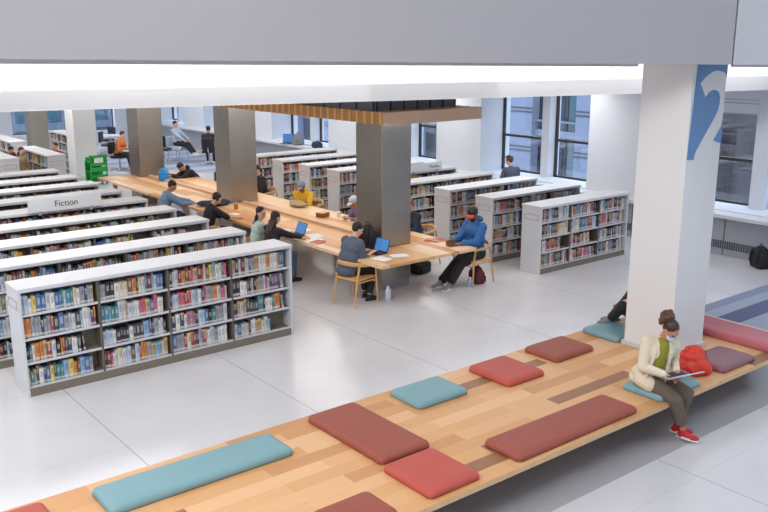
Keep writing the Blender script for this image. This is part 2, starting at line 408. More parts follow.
# library ceiling with the lit fascia on its open edge
PA = Vector((3.07, 11.6)); PB = Vector((16.09, 8.31))
dr = (PB-PA).normalized(); P0 = PA-dr*9.2; P1 = PB
b = NB(); prism(b, [(P0.x, P0.y), (P1.x, P1.y), (17.2, FY+.4), (-6.3, FY+.4)], CZ, CZ+.25, 'Z'); struct('ceiling', b, 'ceil', 'white library ceiling')
nf = Vector((-dr.y, dr.x))
b = NB(); prism(b, [(P0.x, P0.y), (P1.x, P1.y), ((P1+nf*.12).x, (P1+nf*.12).y), ((P0+nf*.12).x, (P0+nf*.12).y)], CZ-.005, 4.3, 'Z'); struct('trim_20', b, 'ceil', 'white fascia washed by the cove light')

def fp(depth, lat, z=0): v = FH*depth + RT*lat; return Vector((v.x, v.y, z))
def oblique(name, d0, d1, l0, l1, zb0, zb1, zt, m, label):
    """a downstand across the view: bottom edge zb0 (left end) to zb1 (right end)"""
    b = NB(); V = []
    for (d, l, z) in ((d0, l0, zb0), (d0, l1, zb1), (d1, l1, zb1), (d1, l0, zb0)): V.append(b.verts.new(fp(d, l, z)))
    W = [b.verts.new(fp(d, l, zt)) for d, l in ((d0, l0), (d0, l1), (d1, l1), (d1, l0))]
    b.faces.new(V[::-1]); b.faces.new(W)
    for i in range(4): b.faces.new((V[i], V[(i+1) % 4], W[(i+1) % 4], W[i]))
    return struct(name, b, m, label)
def zline(px0, py0, px1, py1, depth):
    """height of the two ends, at lateral +-6 m, of a straight edge seen at two pixels at this distance"""
    def z_(px, py):
        d = fw + RT*((px-384)/862) - cu*((py-256)/862); t = depth/d.dot(FH); return d.dot(RT)*t, CH + d.z*t
    a, za = z_(px0, py0); c, zc = z_(px1, py1)
    return [za+(zc-za)*(l-a)/(c-a) for l in (-6, 6)]
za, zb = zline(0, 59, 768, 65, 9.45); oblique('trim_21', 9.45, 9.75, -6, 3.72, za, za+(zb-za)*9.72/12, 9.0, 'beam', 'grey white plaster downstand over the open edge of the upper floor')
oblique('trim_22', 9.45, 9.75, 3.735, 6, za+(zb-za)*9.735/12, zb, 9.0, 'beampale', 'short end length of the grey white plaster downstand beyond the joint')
zc, zd = zline(0, 64, 768, 67.2, 9.95)
zat = lambda l: zc+(zd-zc)*(l+6)/12
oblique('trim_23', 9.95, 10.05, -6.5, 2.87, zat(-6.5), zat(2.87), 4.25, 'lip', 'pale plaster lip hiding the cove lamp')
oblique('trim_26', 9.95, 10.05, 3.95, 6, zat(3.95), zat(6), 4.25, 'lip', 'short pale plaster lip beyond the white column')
b = NB(); prism(b, [tuple(fp(9.5, -7).xy), tuple(fp(9.5, 7).xy), tuple(fp(17.5, 9).xy), tuple(fp(13, -9).xy)], 4.3, 4.5, 'Z'); struct('trim_24', b, 'ceil', 'white slab over the cove')

# ------------------------------------------------------------------ columns
# white column through the bench with the floor number
b = NB(); box(b, 8.9, 9.60, 5.57, 6.24, 0, 4.3, .006); column = struct('column', b, 'column', 'square white column standing through the wooden bench')
b = NB(); box(b, 8.875, 9.625, 5.545, 6.265, .45, .50); obj('column_base', b, 'white', column)
def onY(px, py, y=5.568):
    d = fw + RT*((px-384)/862) - cu*((py-256)/862); t = y/d.y; return (d.x*t, CH+d.z*t)
def outline(pp, x0=8.903, x1=9.597):
    return [(min(max(a, x0), x1), z) for a, z in (onY(*q) for q in pp)]
b = NB()
prism(b, outline([(699, 58), (735, 58), (729.5, 77), (727, 74), (723, 71.5), (718, 70.3), (713.5, 71.3), (709, 74), (704.5, 78.2), (700.2, 83.5), (703, 91), (705.3, 98.3), (707.5, 95), (710, 92), (713, 90.2), (716, 90.2), (718.6, 92.4), (719.6, 97), (719.2, 103), (717.5, 110), (714.5, 117), (710, 125), (705, 134), (700, 143), (696, 150), (694, 155), (693.2, 160), (686, 160)]), 5.562, 5.571)
prism(b, outline([(727, 116), (721, 127), (714.5, 138), (713.5, 140.5), (728, 142.5)]), 5.562, 5.571)
obj('number_panel', b, 'blue', column, label='blue painted panel with a large white figure two')

# dark metal pillars along the table
def pillar(n, x0, x1, y0, y1, z1, m, label):
    b = NB(); box(b, x0, x1, y0, y1, .12, z1, .01); p = struct('pillar_%d' % n, b, m, label)
    b = NB(); box(b, x0+.01, x1-.01, y0+.01, y1-.01, 0, .12); obj('pillar_base', b, 'vent' if m == 'pillar' else 'white', p)
pillar(1, 8.97, 9.62, 11.3, 12.02, 2.93, 'pillar', 'dark brushed metal pillar near the open end of the long table')
pillar(2, 9.08, 9.74, 16.75, 17.45, 2.93, 'pillar', 'dark brushed metal pillar in the middle of the long table')
pillar(3, 9.12, 9.80, 21.75, 22.45, CZ-.01, 'pillar', 'dark brushed metal pillar at the far end of the long table')
pillar(4, 9.24, 9.94, 27.0, 27.7, CZ-.01, 'column', 'white column behind the green cart')
pillar(5, 9.50, 10.14, 32.2, 32.8, CZ-.01, 'pillar', 'tan metal pillar close to the far windows')

# ------------------------------------------------------------------ slatted canopy over the table
cn = thing('slatted_canopy', 'slatted wooden canopy hanging over the long table, dark panels above it', 'canopy', (8.5, 10.62, 2.92))
b = NB(); box(b, 0, 2.12, 0, .06, 0, .2); obj('end_fascia', b, 'oaklight', cn)
for i in range(60):
    y = .10+i*.205
    b = NB(); box(b, 0, 2.12, y, y+.05, 0, .2); obj('slat', b, 'slatpale', cn)
b = NB(); box(b, .012, 2.10, .06, 12.4, .006, .194); obj('infill_board', b, 'slat', cn)
b = NB(); box(b, .06, 1.80, .32, 12.3, .2, .385); obj('ceiling_box', b, 'dark', cn)
for i in range(7):
    b = NB(); box(b, .07+i*.285, .085+i*.285, .30, .325, .2, .385); obj('panel_rib', b, 'blackm', cn)
for i in range(26):
    b = NB(); box(b, .045, .065, .35+i*.46, .37+i*.46, .2, .385); obj('panel_rib', b, 'blackm', cn)

# ------------------------------------------------------------------ long bench
bn = thing('bench', 'long low wooden bench of mixed light and brown planks', 'bench', (0, 0, 0))
b = NB()
for q in ((-1.5, 8.87, 4.78, 6.9), (9.63, 10.8, 4.78, 6.9), (8.87, 9.63, 4.78, 5.54), (8.87, 9.63, 6.27, 6.9)): box(b, *q, .395, .45)
bmesh.ops.remove_doubles(b, verts=b.verts[:], dist=.0005)
o = obj('seat_deck', b, ['bench', 'benchedge'], bn)
for p in o.data.polygons:
    if p.normal.z < .5: p.material_index = 1
for q in ((-1.2, 8.8), (9.7, 10.4)):
    b = NB(); box(b, *q, 5.35, 6.6, 0.002, .395); obj('base', b, 'taupe', bn)
b = NB(); box(b, 10.8, 10.815, 4.78, 6.9, .385, .452); obj('edge_band', b, 'rubber', bn, label='pale edge band')

def cushion(x0, x1, y0, y1, m, label, h=.072, yaw=0, z=.451):
    cx, cy = (x0+x1)/2, (y0+y1)/2; hx, hy = (x1-x0)/2, (y1-y0)/2
    b = NB(); v = bmesh.ops.create_grid(b, x_segments=20, y_segments=20, size=1)['verts']
    top = {}
    # rounded-rectangle pad with a soft rim and a slight crown
    bmesh.ops.delete(b, geom=v, context='VERTS')
    n = 40; rings = []
    prof = [(1.0-.030/1, .0), (1., .012), (1., .5), (.995, .70), (.975, .86), (.935, .96), (.87, 1.0)]
    def rr(t, hx_, hy_, r):
        # point on rounded rectangle by angle parameter
        per = []
        for (sx, sy, a0) in ((1, 1, 0), (-1, 1, 90), (-1, -1, 180), (1, -1, 270)):
            for k in range(9):
                a = R(a0+k*90/8); per.append((sx*(hx_-r)+r*math.cos(a), sy*(hy_-r)+r*math.sin(a)))
        return per
    for (ins, zz) in ((.010, 0), (0, .10), (0, .45), (.004, .65), (.012, .82), (.026, .94), (.046, 1.0), (.09, 1.03)):
        per = rr(0, hx-ins, hy-ins, max(.02, .055-ins*.3))
        rings.append([b.verts.new((a, c, zz*h)) for a, c in per])
    k = len(rings[0])
    for i in range(len(rings)-1):
        for j in range(k): b.faces.new((rings[i][j], rings[i][(j+1) % k], rings[i+1][(j+1) % k], rings[i+1][j]))
    b.faces.new(rings[0][::-1]); b.faces.new(rings[-1])
    o = obj('seat_cushion', b, m, None, True, sharp=60); o.location = (cx, cy, z); o.rotation_euler = (0, 0, yaw)
    return tagit(o, label, 'cushion', 'cushions on the long bench')
cushion(2.18, 3.93, 6.25, 6.72, 'teal', 'long teal cushion at the back edge of the bench, by its lower end')
cushion(1.22, 1.80, 6.3, 6.77, 'coral', 'red coral cushion cut off by the frame, beside the long teal one')
cushion(4.42, 5.02, 5.57, 6.80, 'maroon', 'large maroon cushion laid crosswise over the bench')
cushion(4.36, 4.96, 4.84, 5.50, 'coral', 'square coral cushion touching the large crosswise maroon one')
cushion(3.42, 4.0, 4.0+.80, 5.24, 'maroon', 'maroon cushion at the front edge, cut off by the bottom of the picture')
cushion(5.49, 6.20, 6.28, 6.80, 'teal', 'small square teal cushion between maroon and coral at the back edge')
cushion(6.66, 7.27, 6.12, 6.79, 'coral', 'coral cushion at the back edge between teal and maroon')
cushion(7.66, 8.38, 6.29, 6.83, 'maroon', 'small maroon cushion at the back edge just before the column')
cushion(5.43, 7.23, 4.83, 5.30, 'maroon', 'long maroon cushion at the front edge beside the seated woman')
cushion(8.82, 9.42, 6.29, 6.86, 'teal', 'teal cushion behind the column under the person with black-clad legs', z=.451)
cushion(7.62, 8.40, 4.83, 5.34, 'teal', 'teal cushion under the woman with the laptop')
cushion(8.90, 9.62, 4.86, 5.36, 'plum', 'plum cushion at the front edge behind the red bag')
cushion(9.98, 10.52, 4.86, 6.5, 'pink', 'long rose pink cushion along the far end of the bench', h=.10)

# ------------------------------------------------------------------ long table
tb = thing('library_table', 'very long plank table running past the metal pillars', 'table', (0, 0, 0))
TX0, TX1, TY0, TY1 = 8.19, 10.30, 10.32, 22.4
def table_piece(x0, x1, y0, y1):
    b = NB(); box(b, x0, x1, y0, y1, .70, .75, .006); return b
# the top leaves holes for the pillars: laid as four-sided fields between them
b = NB()
ys = [TY0, 11.28, 12.04, 16.73, 17.47, 21.73, 22.47, TY1]
for i in range(7):
    if i % 2 == 0: box(b, TX0, TX1, ys[i], ys[i+1], .70, .75)
    else:
        px = {1: (8.95, 9.64), 3: (9.06, 9.76), 5: (9.10, 9.82)}[i]
        box(b, TX0, px[0], ys[i], ys[i+1], .70, .75); box(b, px[1], TX1, ys[i], ys[i+1], .70, .75)
bmesh.ops.remove_doubles(b, verts=b.verts[:], dist=.0005)
obj('tabletop', b, 'tabletop', tb)
for y0, y1 in ((12.2, 16.65), (17.65, 21.65)):
    b = NB(); box(b, 9.28, 9.36, y0, y1, .75, .80); obj('center_rail', b, 'oaklight', tb)
b = NB(); box(b, 9.1, 9.5, 12.6, 22.3, .62, .70); obj('apron_beam', b, 'oak', tb)
for y in (14.2, 19.4, 22.2):
    for x in (8.55, 10.05):
        b = NB(); box(b, x, x+.09, y, y+.09, 0, .70); obj('leg', b, 'oak', tb)

# ------------------------------------------------------------------ bookcases
def make_bookcase(L, bays, H, name='bookcase'):
    D = .47; t = thing(name, 'x', 'bookcase')
    b = NB(); box(b, -.008, L+.008, -.012, D+.012, H-.05, H, .006); obj('top', b, 'white', t)
    for x0, x1, s in ((0, .035, -1), (L-.035, L, 1)):
        b = NB(); box(b, x0, x1, 0, D, 0, H-.05, .004); e = obj('end_panel', b, 'white', t)
        xo = -.006 if s < 0 else L+.006
        b = NB(); xa, xb = (xo, 0) if s < 0 else (L, xo)
        for (ya, yb, z0, z1) in ((.07, .40, H-.175, H-.165), (.07, .40, H-.275, H-.265), (.07, .08, H-.275, H-.165), (.39, .40, H-.275, H-.165)): box(b, xa, xb, ya, yb, z0, z1)
        obj('label_holder', b, 'vent', e)
    b = NB(); box(b, .035, L-.035, D/2-.012, D/2+.012, .09, H-.05); obj('back_panel', b, 'taupe', t)
    w = (L-.07)/bays
    for i in range(1, bays):
        x = .035+i*w; b = NB(); box(b, x-.015, x+.015, .035, D-.035, .09, H-.05); obj('upright', b, 'taupe2', t)
    b = NB(); box(b, .035, L-.035, .008, D-.008, 0, .10); obj('base', b, 'taupe', t)
    ih = (H-.05-.10)/4
    for i in range(bays):
        for k in range(4):
            z = .10+k*ih; x0 = .037+i*w+(.014 if i else 0); x1 = .033+(i+1)*w-(.014 if i < bays-1 else 0)
            b = NB(); box(b, x0, x1, .042, D-.042, z, z+.022); box(b, x0, x1, .028, .042, z-.004, z+.026, mi=1); box(b, x0, x1, D-.042, D-.028, z-.004, z+.026, mi=1)
            obj('shelf', b, ['taupe', 'white'], t)
    return t

def book_verts(bm, x0, w, h, d, y, z, lean, mi, uvl, Mx):
    """one bound book: flat boards, rounded spine facing -Y"""
    n = 4; prof = []
    for k in range(n+1):
        a = PI*k/n; prof.append((x0+w/2-(w/2)*math.cos(a), y+.012-.012*math.sin(a)))
    prof += [(x0+w, y+d), (x0, y+d)]
    A = []; B = []
    for (a, c) in prof:
        A.append(bm.verts.new(Mx @ Vector((a, c, z)))); B.append(bm.verts.new(Mx @ Vector((a+lean*h, c, z+h))))
    k = len(prof); fs = []
    for i in range(k):
        j = (i+1) % k
        f = bm.faces.new((A[i], A[j], B[j], B[i])); f.material_index = mi; fs.append(f)
        if i < n:
            u0, u1 = i/n, (i+1)/n
            for lp, uv in zip(f.loops, ((u0, 0), (u1, 0), (u1, 1), (u0, 1))): lp[uvl].uv = uv
        else:
            for lp in f.loops: lp[uvl].uv = (.1, .3)
    for f in (bm.faces.new(A[::-1]), bm.faces.new(B)):
        f.material_index = mi
        for lp in f.loops: lp[uvl].uv = (.1, .3)

def pick():
    return rnd.choices(range(len(PAL)), WTS)[0]

ORD = ['first', 'second', 'third', 'fourth', 'fifth', 'sixth', 'seventh', 'eighth', 'ninth', 'tenth', 'eleventh', 'twelfth', 'thirteenth', 'fourteenth', 'fifteenth', 'sixteenth', 'seventeenth', 'eighteenth', 'nineteenth', 'twentieth', 'twenty-first', 'twenty-second', 'twenty-third', 'twenty-fourth', 'twenty-fifth', 'twenty-sixth']

def shelf_run(x0, x1, fill, thick):
    """book sizes along one shelf: list of (x, w, h, d, lean, colour)"""
    out = []; x = x0+.004; end = x0+(x1-x0)*fill; ser = None
    base = rnd.uniform(.205, .235)
    while True:
        if ser is None or rnd.random() < .82: ser = (pick(), rnd.uniform(-.03, .025))
        w = rnd.uniform(thick*.5, thick*1.38); h = min(.262, max(.165, base+ser[1]+rnd.uniform(-.012, .012)))
        if x+w > end-.006: break
        out.append([x, w, h, rnd.uniform(.12, .158), 0., ser[0]]); x += w+.0012
    if out and fill < .97 and rnd.random() < .6:
        out[-1][4] = -.10; out[-1][0] += .028
    return out

def books_for(L, bays, H, fills, thick):
    w = (L-.07)/bays; ih = (H-.05-.10)/4; res = []
    for k in range(4):
        z = .10+k*ih+.0225
        for i in range(bays):
            xa = .04+i*w+(.015 if i else 0); xb = .03+(i+1)*w-(.015 if i < bays-1 else 0)
            res.append((k, i, z, shelf_run(xa, xb, fills(k, i), thick)))
    return res

LX, LY0, PITCHY, LLEN, LH = 2.70, 10.28, 1.21, 3.80, 1.36
RX, RLEN, RH = 11.88, 2.62, 1.285
ordn = ['first', 'second', 'third', 'fourth', 'fifth', 'sixth', 'seventh', 'eighth', 'ninth']
left0 = make_bookcase(LLEN, 4, LH)
lefts = []
for k in range(9):
    lab = 'white low bookcase nearest the bench, all four bays of books in view' if k == 0 else '%s white bookcase back from the bench in the fiction stacks' % ordn[k]
    y = LY0+k*PITCHY
    if k == 0:
        left0.location = (LX, y, 0); left0['label'] = lab; left0['group'] = 'bookcases of the fiction stacks'; lefts.append(left0)
    else: lefts.append(dup(left0, (LX-.06, y, 0), 0, lab))
right0 = make_bookcase(RLEN, 3, RH)
rights = []
for k in range(9):
    y = LY0+k*PITCHY
    x = RX if k == 0 else (RX-.03 if k < 3 else RX-.1-.02*k)
    lab = 'white bookcase between the table and windows, nearest the bench, three bays shown' if k == 0 else '%s white bookcase back from the bench between the table and the windows' % ordn[k]
    if k == 0:
        right0.location = (x, y, 0); right0['label'] = lab; right0['group'] = 'bookcases beside the windows'; rights.append(right0)
    else: rights.append(dup(right0, (x, y, 0), 0, lab))
# bookcases beyond, turned to face the near stacks
far_cases = []
for i, (x, y, lab) in enumerate([(7.3, 26.15, 'bookcase turned crosswise beyond the fiction stacks, beside the person in a beige coat'),
                                 (9.62, 30.6, 'crosswise bookcase half hidden by the white column and green cart'),
                                 (6.1, 26.15, 'crosswise bookcase cut off by the frame, beyond the fiction stacks'),
                                 (7.5, 30.2, 'small distant bookcase turned crosswise, above the person in rust red')]):
    far_cases.append(dup(right0, (x, y, 0), R(-90), lab, 'crosswise bookcases beyond the stacks'))

# individual books: the front bookcase
FILL0 = {(3, 0): 1, (3, 1): .97, (2, 0): 1, (1, 0): .80, (0, 0): .92, (0, 3): .68, (1, 3): .95, (2, 3): .94, (3, 3): .95, (2, 1): .97, (3, 2): .99}
LEVEL = {3: 'top', 2: 'second', 1: 'third', 0: 'bottom'}
nb = 0
runs0 = books_for(LLEN, 4, LH, lambda k, i: FILL0.get((k, i), .98), .0462)
for (k, i, z, run) in runs0:
    for j, (x, w, h, d, lean, ci) in enumerate(run):
        if k == 3 and i == 3 and j > len(run)*.45: ci = (0, 12, 0, 0)[j % 4] if j < len(run)-2 else 6; h = .235
        bm = NB(); uvl = bm.loops.layers.uv.new('UVMap')
        book_verts(bm, -w/2, w, h, d, 0, 0, lean, 0, uvl, Matrix())
        nb += 1
        if nb <= 300:
            o = obj('book', bm, BMATS[ci]); o.location = (LX+x+w/2, LY0+.046+rnd.uniform(0, .012), z)
            tagit(o, '%s book, %s along the %s shelf, %s bay, bookcase nearest the bench' % (PAL[ci][0], ORD[j], LEVEL[k], ordn[i]), 'book', 'books of the bookcase nearest the bench')
        else: bm.free()
# all further books as one mass
bm = NB(); uvl = bm.loops.layers.uv.new('UVMap')
def mass(root, L, bays, H, back=False):
    mw = Matrix.Translation(root.location) @ Matrix.Rotation(root.rotation_euler.z, 4, 'Z')
    fl = {(k, i): rnd.choice([.98, .98, .9, .96, .98, .72, .95]) for k in range(4) for i in range(bays)}
    for (k, i, z, run) in books_for(L, bays, H, lambda k, i: fl[(k, i)], .040):
        for (x, w, h, d, lean, ci) in run: book_verts(bm, x, w, h, d, .046+rnd.uniform(0, .012), z, lean, ci, uvl, mw)
for r_ in lefts[1:]: mass(r_, LLEN, 4, LH)
for r_ in rights: mass(r_, RLEN, 3, RH)
for r_ in far_cases: mass(r_, RLEN, 3, RH)
tagit(obj('shelved_books', bm, BMATS), 'rows of mixed coloured books filling all the bookcases behind the front one', kind='stuff')

# hanging section signs on the stacks
def text_mesh(s, size, loc, rot, m, parent, name='lettering', depth=.002):
    cu_ = bpy.data.curves.new('t', 'FONT'); cu_.body = s; cu_.size = size; cu_.align_x = 'CENTER'; cu_.align_y = 'CENTER'; cu_.extrude = depth
    o = bpy.data.objects.new('t', cu_); COL.objects.link(o)
    dg = bpy.context.evaluated_depsgraph_get(); dg.update()
    me = bpy.data.meshes.new_from_object(o.evaluated_get(dg)); bpy.data.objects.remove(o)
    me.materials.clear()
    q = mobj(name, me, m, parent); q.location = loc; q.rotation_euler = rot; return q
def section_sign(x0, x1, y, z0, z1, label, size, tx=None):
    t = thing('section_sign', label, 'sign', ((x0+x1)/2, y, z0))
    w = (x1-x0)/2
    b = NB(); box(b, -w, w, -.012, .012, 0, z1-z0, .003); obj('sign_board', b, 'sign', t)
    text_mesh('Fiction', size, ((tx-(x0+x1)/2) if tx else 0, -.014, (z1-z0)*.50), (R(90), 0, 0), 'ink', t)
    for s in (-.7, .7):
        b = NB(); box(b, w*s-.02, w*s+.02, -.02, .03, -.05, .02); obj('sign_clip', b, 'vent', t)
section_sign(4.28, 5.55, 15.09, 1.35, 1.59, 'white Fiction sign standing on the fiction stacks', .15, 4.93)
section_sign(12.75, 13.80, 15.09, 1.28, 1.47, 'small white Fiction sign standing on the stacks by the windows', .11, 13.55)

# ------------------------------------------------------------------ chairs
def make_chair(label):
    t = thing('armchair', label, 'chair', group='wooden armchairs at the long table')
    b = NB(); box(b, -.23, .24, -.235, .235, .425, .46, .014, 3); obj('seat', b, 'oak', t, True)
    for s in (-1, 1):
        b = NB(); sweep(b, [(.25, s*.265, 0), (.23, s*.25, .44), (.20, s*.262, .655)], [.013, .019, .017], 8); obj('leg', b, 'oak', t, True)
        b = NB(); sweep(b, [(-.30, s*.235, 0), (-.22, s*.225, .44), (-.17, s*.235, .675)], [.013, .020, .017], 8); obj('leg', b, 'oak', t, True)
        b = NB(); sweep(b, [(.235, s*.25, .40), (-.225, s*.225, .40)], .014, 8); obj('side_rail', b, 'oak', t, True)
    b = NB(); pts = []
    for k in range(17):
        a = R(-100+200*k/16); pts.append((.02-.30*math.cos(a)+(.12 if abs(k-8) > 7 else 0)*0, .285*math.sin(a), .672+.045*max(0, math.cos(a))))
    pts = [(.235, -.27, .655)]+pts+[(.235, .27, .655)]
    sweep(b, pts, [.013]+[.017+.008*max(0, math.cos(R(-100+200*k/16))) for k in range(17)]+[.013], 8, 1.5); obj('back_rail', b, 'oak', t, True)
    b = NB(); sweep(b, [(.235, -.245, .36), (.235, .245, .36)], .013, 8); obj('stretcher', b, 'oak', t, True)
    return t
chair0 = make_chair('wooden armchair of the man in the slate shirt at the near end of the table')
CH_AT = []
def place_chair(x, y, yaw, label):
    if not CH_AT:
        chair0.location = (x, y, 0); chair0.rotation_euler = (0, 0, yaw); chair0['label'] = label
    else: dup(chair0, (x, y, 0), yaw, label)
    CH_AT.append(1)

# ------------------------------------------------------------------ people
def ik(a, c, l1, l2, pole):
    a = Vector(a); c = Vector(c); d = c-a; L = d.length; n = d.normalized()
    if L > (l1+l2)*.998: c = a+n*(l1+l2)*.998; L = (l1+l2)*.998
    x = (l1*l1-l2*l2+L*L)/(2*L); h = math.sqrt(max(0, l1*l1-x*x))
    p = Vector(pole); p = (p-n*p.dot(n)).normalized()
    return a+n*x+p*h, c

def hand(bm, wrist, d, pal, side, curl=.5, s=1.):
    """palm, four unequal bent fingers and a thumb off the palm's side. d: pointing, pal: palm normal, side: +1 thumb towards lat"""
    d = Vector(d).normalized(); pal = Vector(pal); pal = (pal-d*pal.dot(d)).normalized(); lat = d.cross(pal).normalized()*side
    w = Vector(wrist); rot = Matrix((d, lat, pal)).transposed()
    ell(bm, w+d*.045*s, (.052*s, .040*s, .017*s), rot, 12, 8)
    rc(bm, w-d*.03, w+d*.02, .025*s, .026*s, 8)
    for i, (o, l) in enumerate(((.028, .070), (.0095, .080), (-.0095, .074), (-.027, .058))):
        p = w+d*.080*s+lat*o*s; ang = curl*.5
        for q in range(3):
            dd = (d*math.cos(ang)+pal*math.sin(ang)+lat*o*1.5).normalized(); e = p+dd*l*s*(.45, .32, .25)[q]
            rc(bm, p, e, (.0098-.0008*q)*s, (.0092-.0009*q)*s, 6); p = e; ang += curl*.75
    p = w+d*.025*s+lat*.030*s
    for q, l in enumerate((.042, .034)):
        dd = (d*(.62+.2*q)+lat*(.7-.35*q)+pal*.35).normalized(); e = p+dd*l*s; rc(bm, p, e, .0125*s, .010*s, 6); p = e

def head(bm, c, rot, s=1.):
    """rot columns: face forward, left, up"""
    P = lambda x, y, z: c+rot @ (Vector((x, y, z))*s)
    E_ = lambda p, r: ell(bm, P(*p), tuple(v*s for v in r), rot, 16, 12)
    E_((-.008, 0, .028), (.096, .076, .090)); E_((.018, 0, -.035), (.068, .060, .078)); E_((.040, 0, -.085), (.034, .036, .024))
    rc(bm, P(.088, 0, .012), P(.106, 0, -.022), .009*s, .014*s, 8)
    E_((.080, 0, .036), (.016, .052, .010)); E_((.082, 0, -.056), (.014, .024, .009))
    for y in (-1, 1): E_((-.010, y*.076, -.004), (.020, .010, .030)); E_((.062, y*.040, -.014), (.024, .020, .018))
    return P

def person(name, label, x, y, yaw, seat=.45, lean=0., twist=0., handL=(.4, .15, .78), handR=(.4, -.15, .78), footL=(.42, .11, .0), footR=(.42, -.11, .0),
           top='black', pants='navy', skin='skinl', hair='hairb', style='short', hp=25, hy=0, sleeve=1., hat=None, detail=0, s=1., shoes='black', sole=None, extras=(), stand=False,
           recline=None, group=None, toe=0, legw=1.12, hiph=None, kneepole=(1, 0, .6), elbow=(-.25, 0, -1), bulk=1.1, cuff=None):
    t = thing(name, label, 'person', (x, y, 0), yaw, group)
    vox = .0065 if detail else (.016 if style == 'far' else .010); B = bulk
    hz = hiph if hiph is not None else ((.90*s) if stand else seat+.10)
    H = Vector((0, 0, hz)); a = lean
    u = Vector((math.sin(a), 0, math.cos(a))); f_ = Vector((math.cos(a), 0, -math.sin(a))); lat = Vector((0, 1, 0))
    if twist:
        rt = Matrix.Rotation(twist, 3, u); f_ = rt @ f_; latc = rt @ lat
    else: latc = lat
    Nk = H+u*.52*s; shl = {k: Nk-u*.055*s+latc*(.175*s*k) for k in (1, -1)}; rotT = Matrix((f_, latc, u)).transposed()
    hpv = R(hp); tw = R(hy)
    fwd = Vector((math.cos(hpv)*math.cos(tw), math.cos(hpv)*math.sin(tw), -math.sin(hpv)))
    if twist: fwd = Matrix.Rotation(twist, 3, 'Z') @ fwd
    hl = Vector((0, 0, 1)).cross(fwd).normalized(); hu = fwd.cross(hl).normalized()
    rotH = Matrix((fwd, hl, hu)).transposed()
    hc = Nk+(u*.55+hu*.45).normalized()*.165*s+fwd*.025*s
    hips = {k: H+lat*(.092*s*k) for k in (1, -1)}
    foot = {1: Vector(footL), -1: Vector(footR)}; hnd = {1: Vector(handL), -1: Vector(handR)}
    knee = {}; ank = {}; elb = {}; wr = {}
    for k in (1, -1):
        knee[k], ank[k] = ik(hips[k], foot[k]+Vector((0, 0, .085)), .435*s, .43*s, (kneepole[0], kneepole[1]*k+.12*k, kneepole[2]))
        elb[k], wr[k] = ik(shl[k], hnd[k], .295*s, .265*s, (elbow[0], elbow[1]+.45*k, elbow[2]))
    # skin: one continuous body with head, neck, arms, hands and legs
    bm = NB()
    P = head(bm, hc, rotH, s)
    rc(bm, Nk-u*.03, hc-hu*.04*s-fwd*.012, .054*s, .050*s, 12)
    ell(bm, H+u*.06*s, (.105*s, .140*s, .12*s), rotT); ell(bm, H+u*.24*s, (.098*s, .125*s, .17*s), rotT); ell(bm, H+u*.38*s, (.105*s, .150*s, .13*s), rotT)
    rc(bm, shl[1], shl[-1], .055*s, .055*s)
    for k in (1, -1):
        rc(bm, shl[k], elb[k], .047*s, .038*s); rc(bm, elb[k], wr[k], .038*s, .026*s)
        rc(bm, hips[k], knee[k], .075*s, .052*s); rc(bm, knee[k], ank[k], .050*s, .036*s)
        d = (wr[k]-elb[k]).normalized(); pal = Vector((0, 0, -1)) if abs(d.z) < .8 else -f_
        dd = (d+Vector((0, 0, -.15))).normalized()
        hand(bm, wr[k], dd, pal, 1 if (d.cross(pal)).dot(Vector((0, -k, 0))) > 0 else -1, .55, s)
    me = fuse(bm, vox, 2); mobj('body', me, skin, t, True, sharp=0)
    # eyes
    for k in (1, -1):
        if style == 'far': break
        bm = NB(); ell(bm, P(.083, .033*k, .006), (.008*s, .013*s, .008*s), rotH, 8, 6); obj('eye', bm, 'eye', t, True)
    # top
    bm = NB(); g = .014; sB = s*B
    ell(bm, H+u*.05*s, ((.118+g)*sB, (.155+g)*sB, .13*s), rotT); ell(bm, H+u*.22*s, ((.108+g)*sB, (.142+g)*sB, .19*s), rotT); ell(bm, H+u*.37*s+f_*.01, ((.112+g)*sB, (.160+g)*sB, .145*s), rotT)
    rc(bm, shl[1], shl[-1], .070*s, .070*s)
    rc(bm, Nk-u*.06, Nk-u*.005, .095*s, .068*s)
    for k in (1, -1):
        rc(bm, shl[k], elb[k], .066*sB, .056*sB)
        if sleeve > 0: e = elb[k].lerp(wr[k], sleeve*.93); rc(bm, elb[k], e, .055*sB, (.050-.012*sleeve)*sB)
        if 'hood' in extras: ell(bm, hc-fwd*.075*s-hu*.15*s, (.06*s, .11*s, .06*s), rotH)
    if 'hem' in extras: ell(bm, H-u*.02-f_*.01, (.125*sB, .160*sB, .12*s), rotT)
    if 'coat' in extras:
        if stand: rc(bm, H+u*.05, H-u*.35, .17*s, .19*s)
        else:
            for k in (1, -1): rc(bm, hips[k]+lat*.04*k, hips[k].lerp(knee[k], .25)+lat*.04*k, .10*s, .095*s)
            ell(bm, H-f_*.02+u*.03, (.135, .20, .12), rotT); ell(bm, H-f_*.03-u*.05, (.15, .205, .07), rotT)
    me = fuse(bm, vox*1.3, 3); mobj('top', me, top, t, True, sharp=0)
    if 'inner' in extras:   # olive jumper showing in the open jacket
        bm = NB(); ell(bm, H+u*.30*s+f_*.086, (.072, .078, .23), rotT); ell(bm, Nk-u*.01+f_*.022, (.066, .068, .055), rotT); me = fuse(bm, vox, 2); mobj('jumper', me, 'olive', t, True, sharp=0)
        bm = NB()
        for k in (1, -1): sweep(bm, [Nk-u*.0+latc*.055*k+f_*.03, Nk-u*.10+latc*.085*k+f_*.105, H+u*.18+latc*.10*k+f_*.125, H+u*.02+latc*.12*k+f_*.135], [.018, .026, .022, .018], 8)
        me = fuse(bm, vox, 1); mobj('jacket_lapel', me, top, t, True, sharp=0)
    # trousers
    bm = NB(); ell(bm, H+u*.0, (.125*s, .165*s, .115*s))
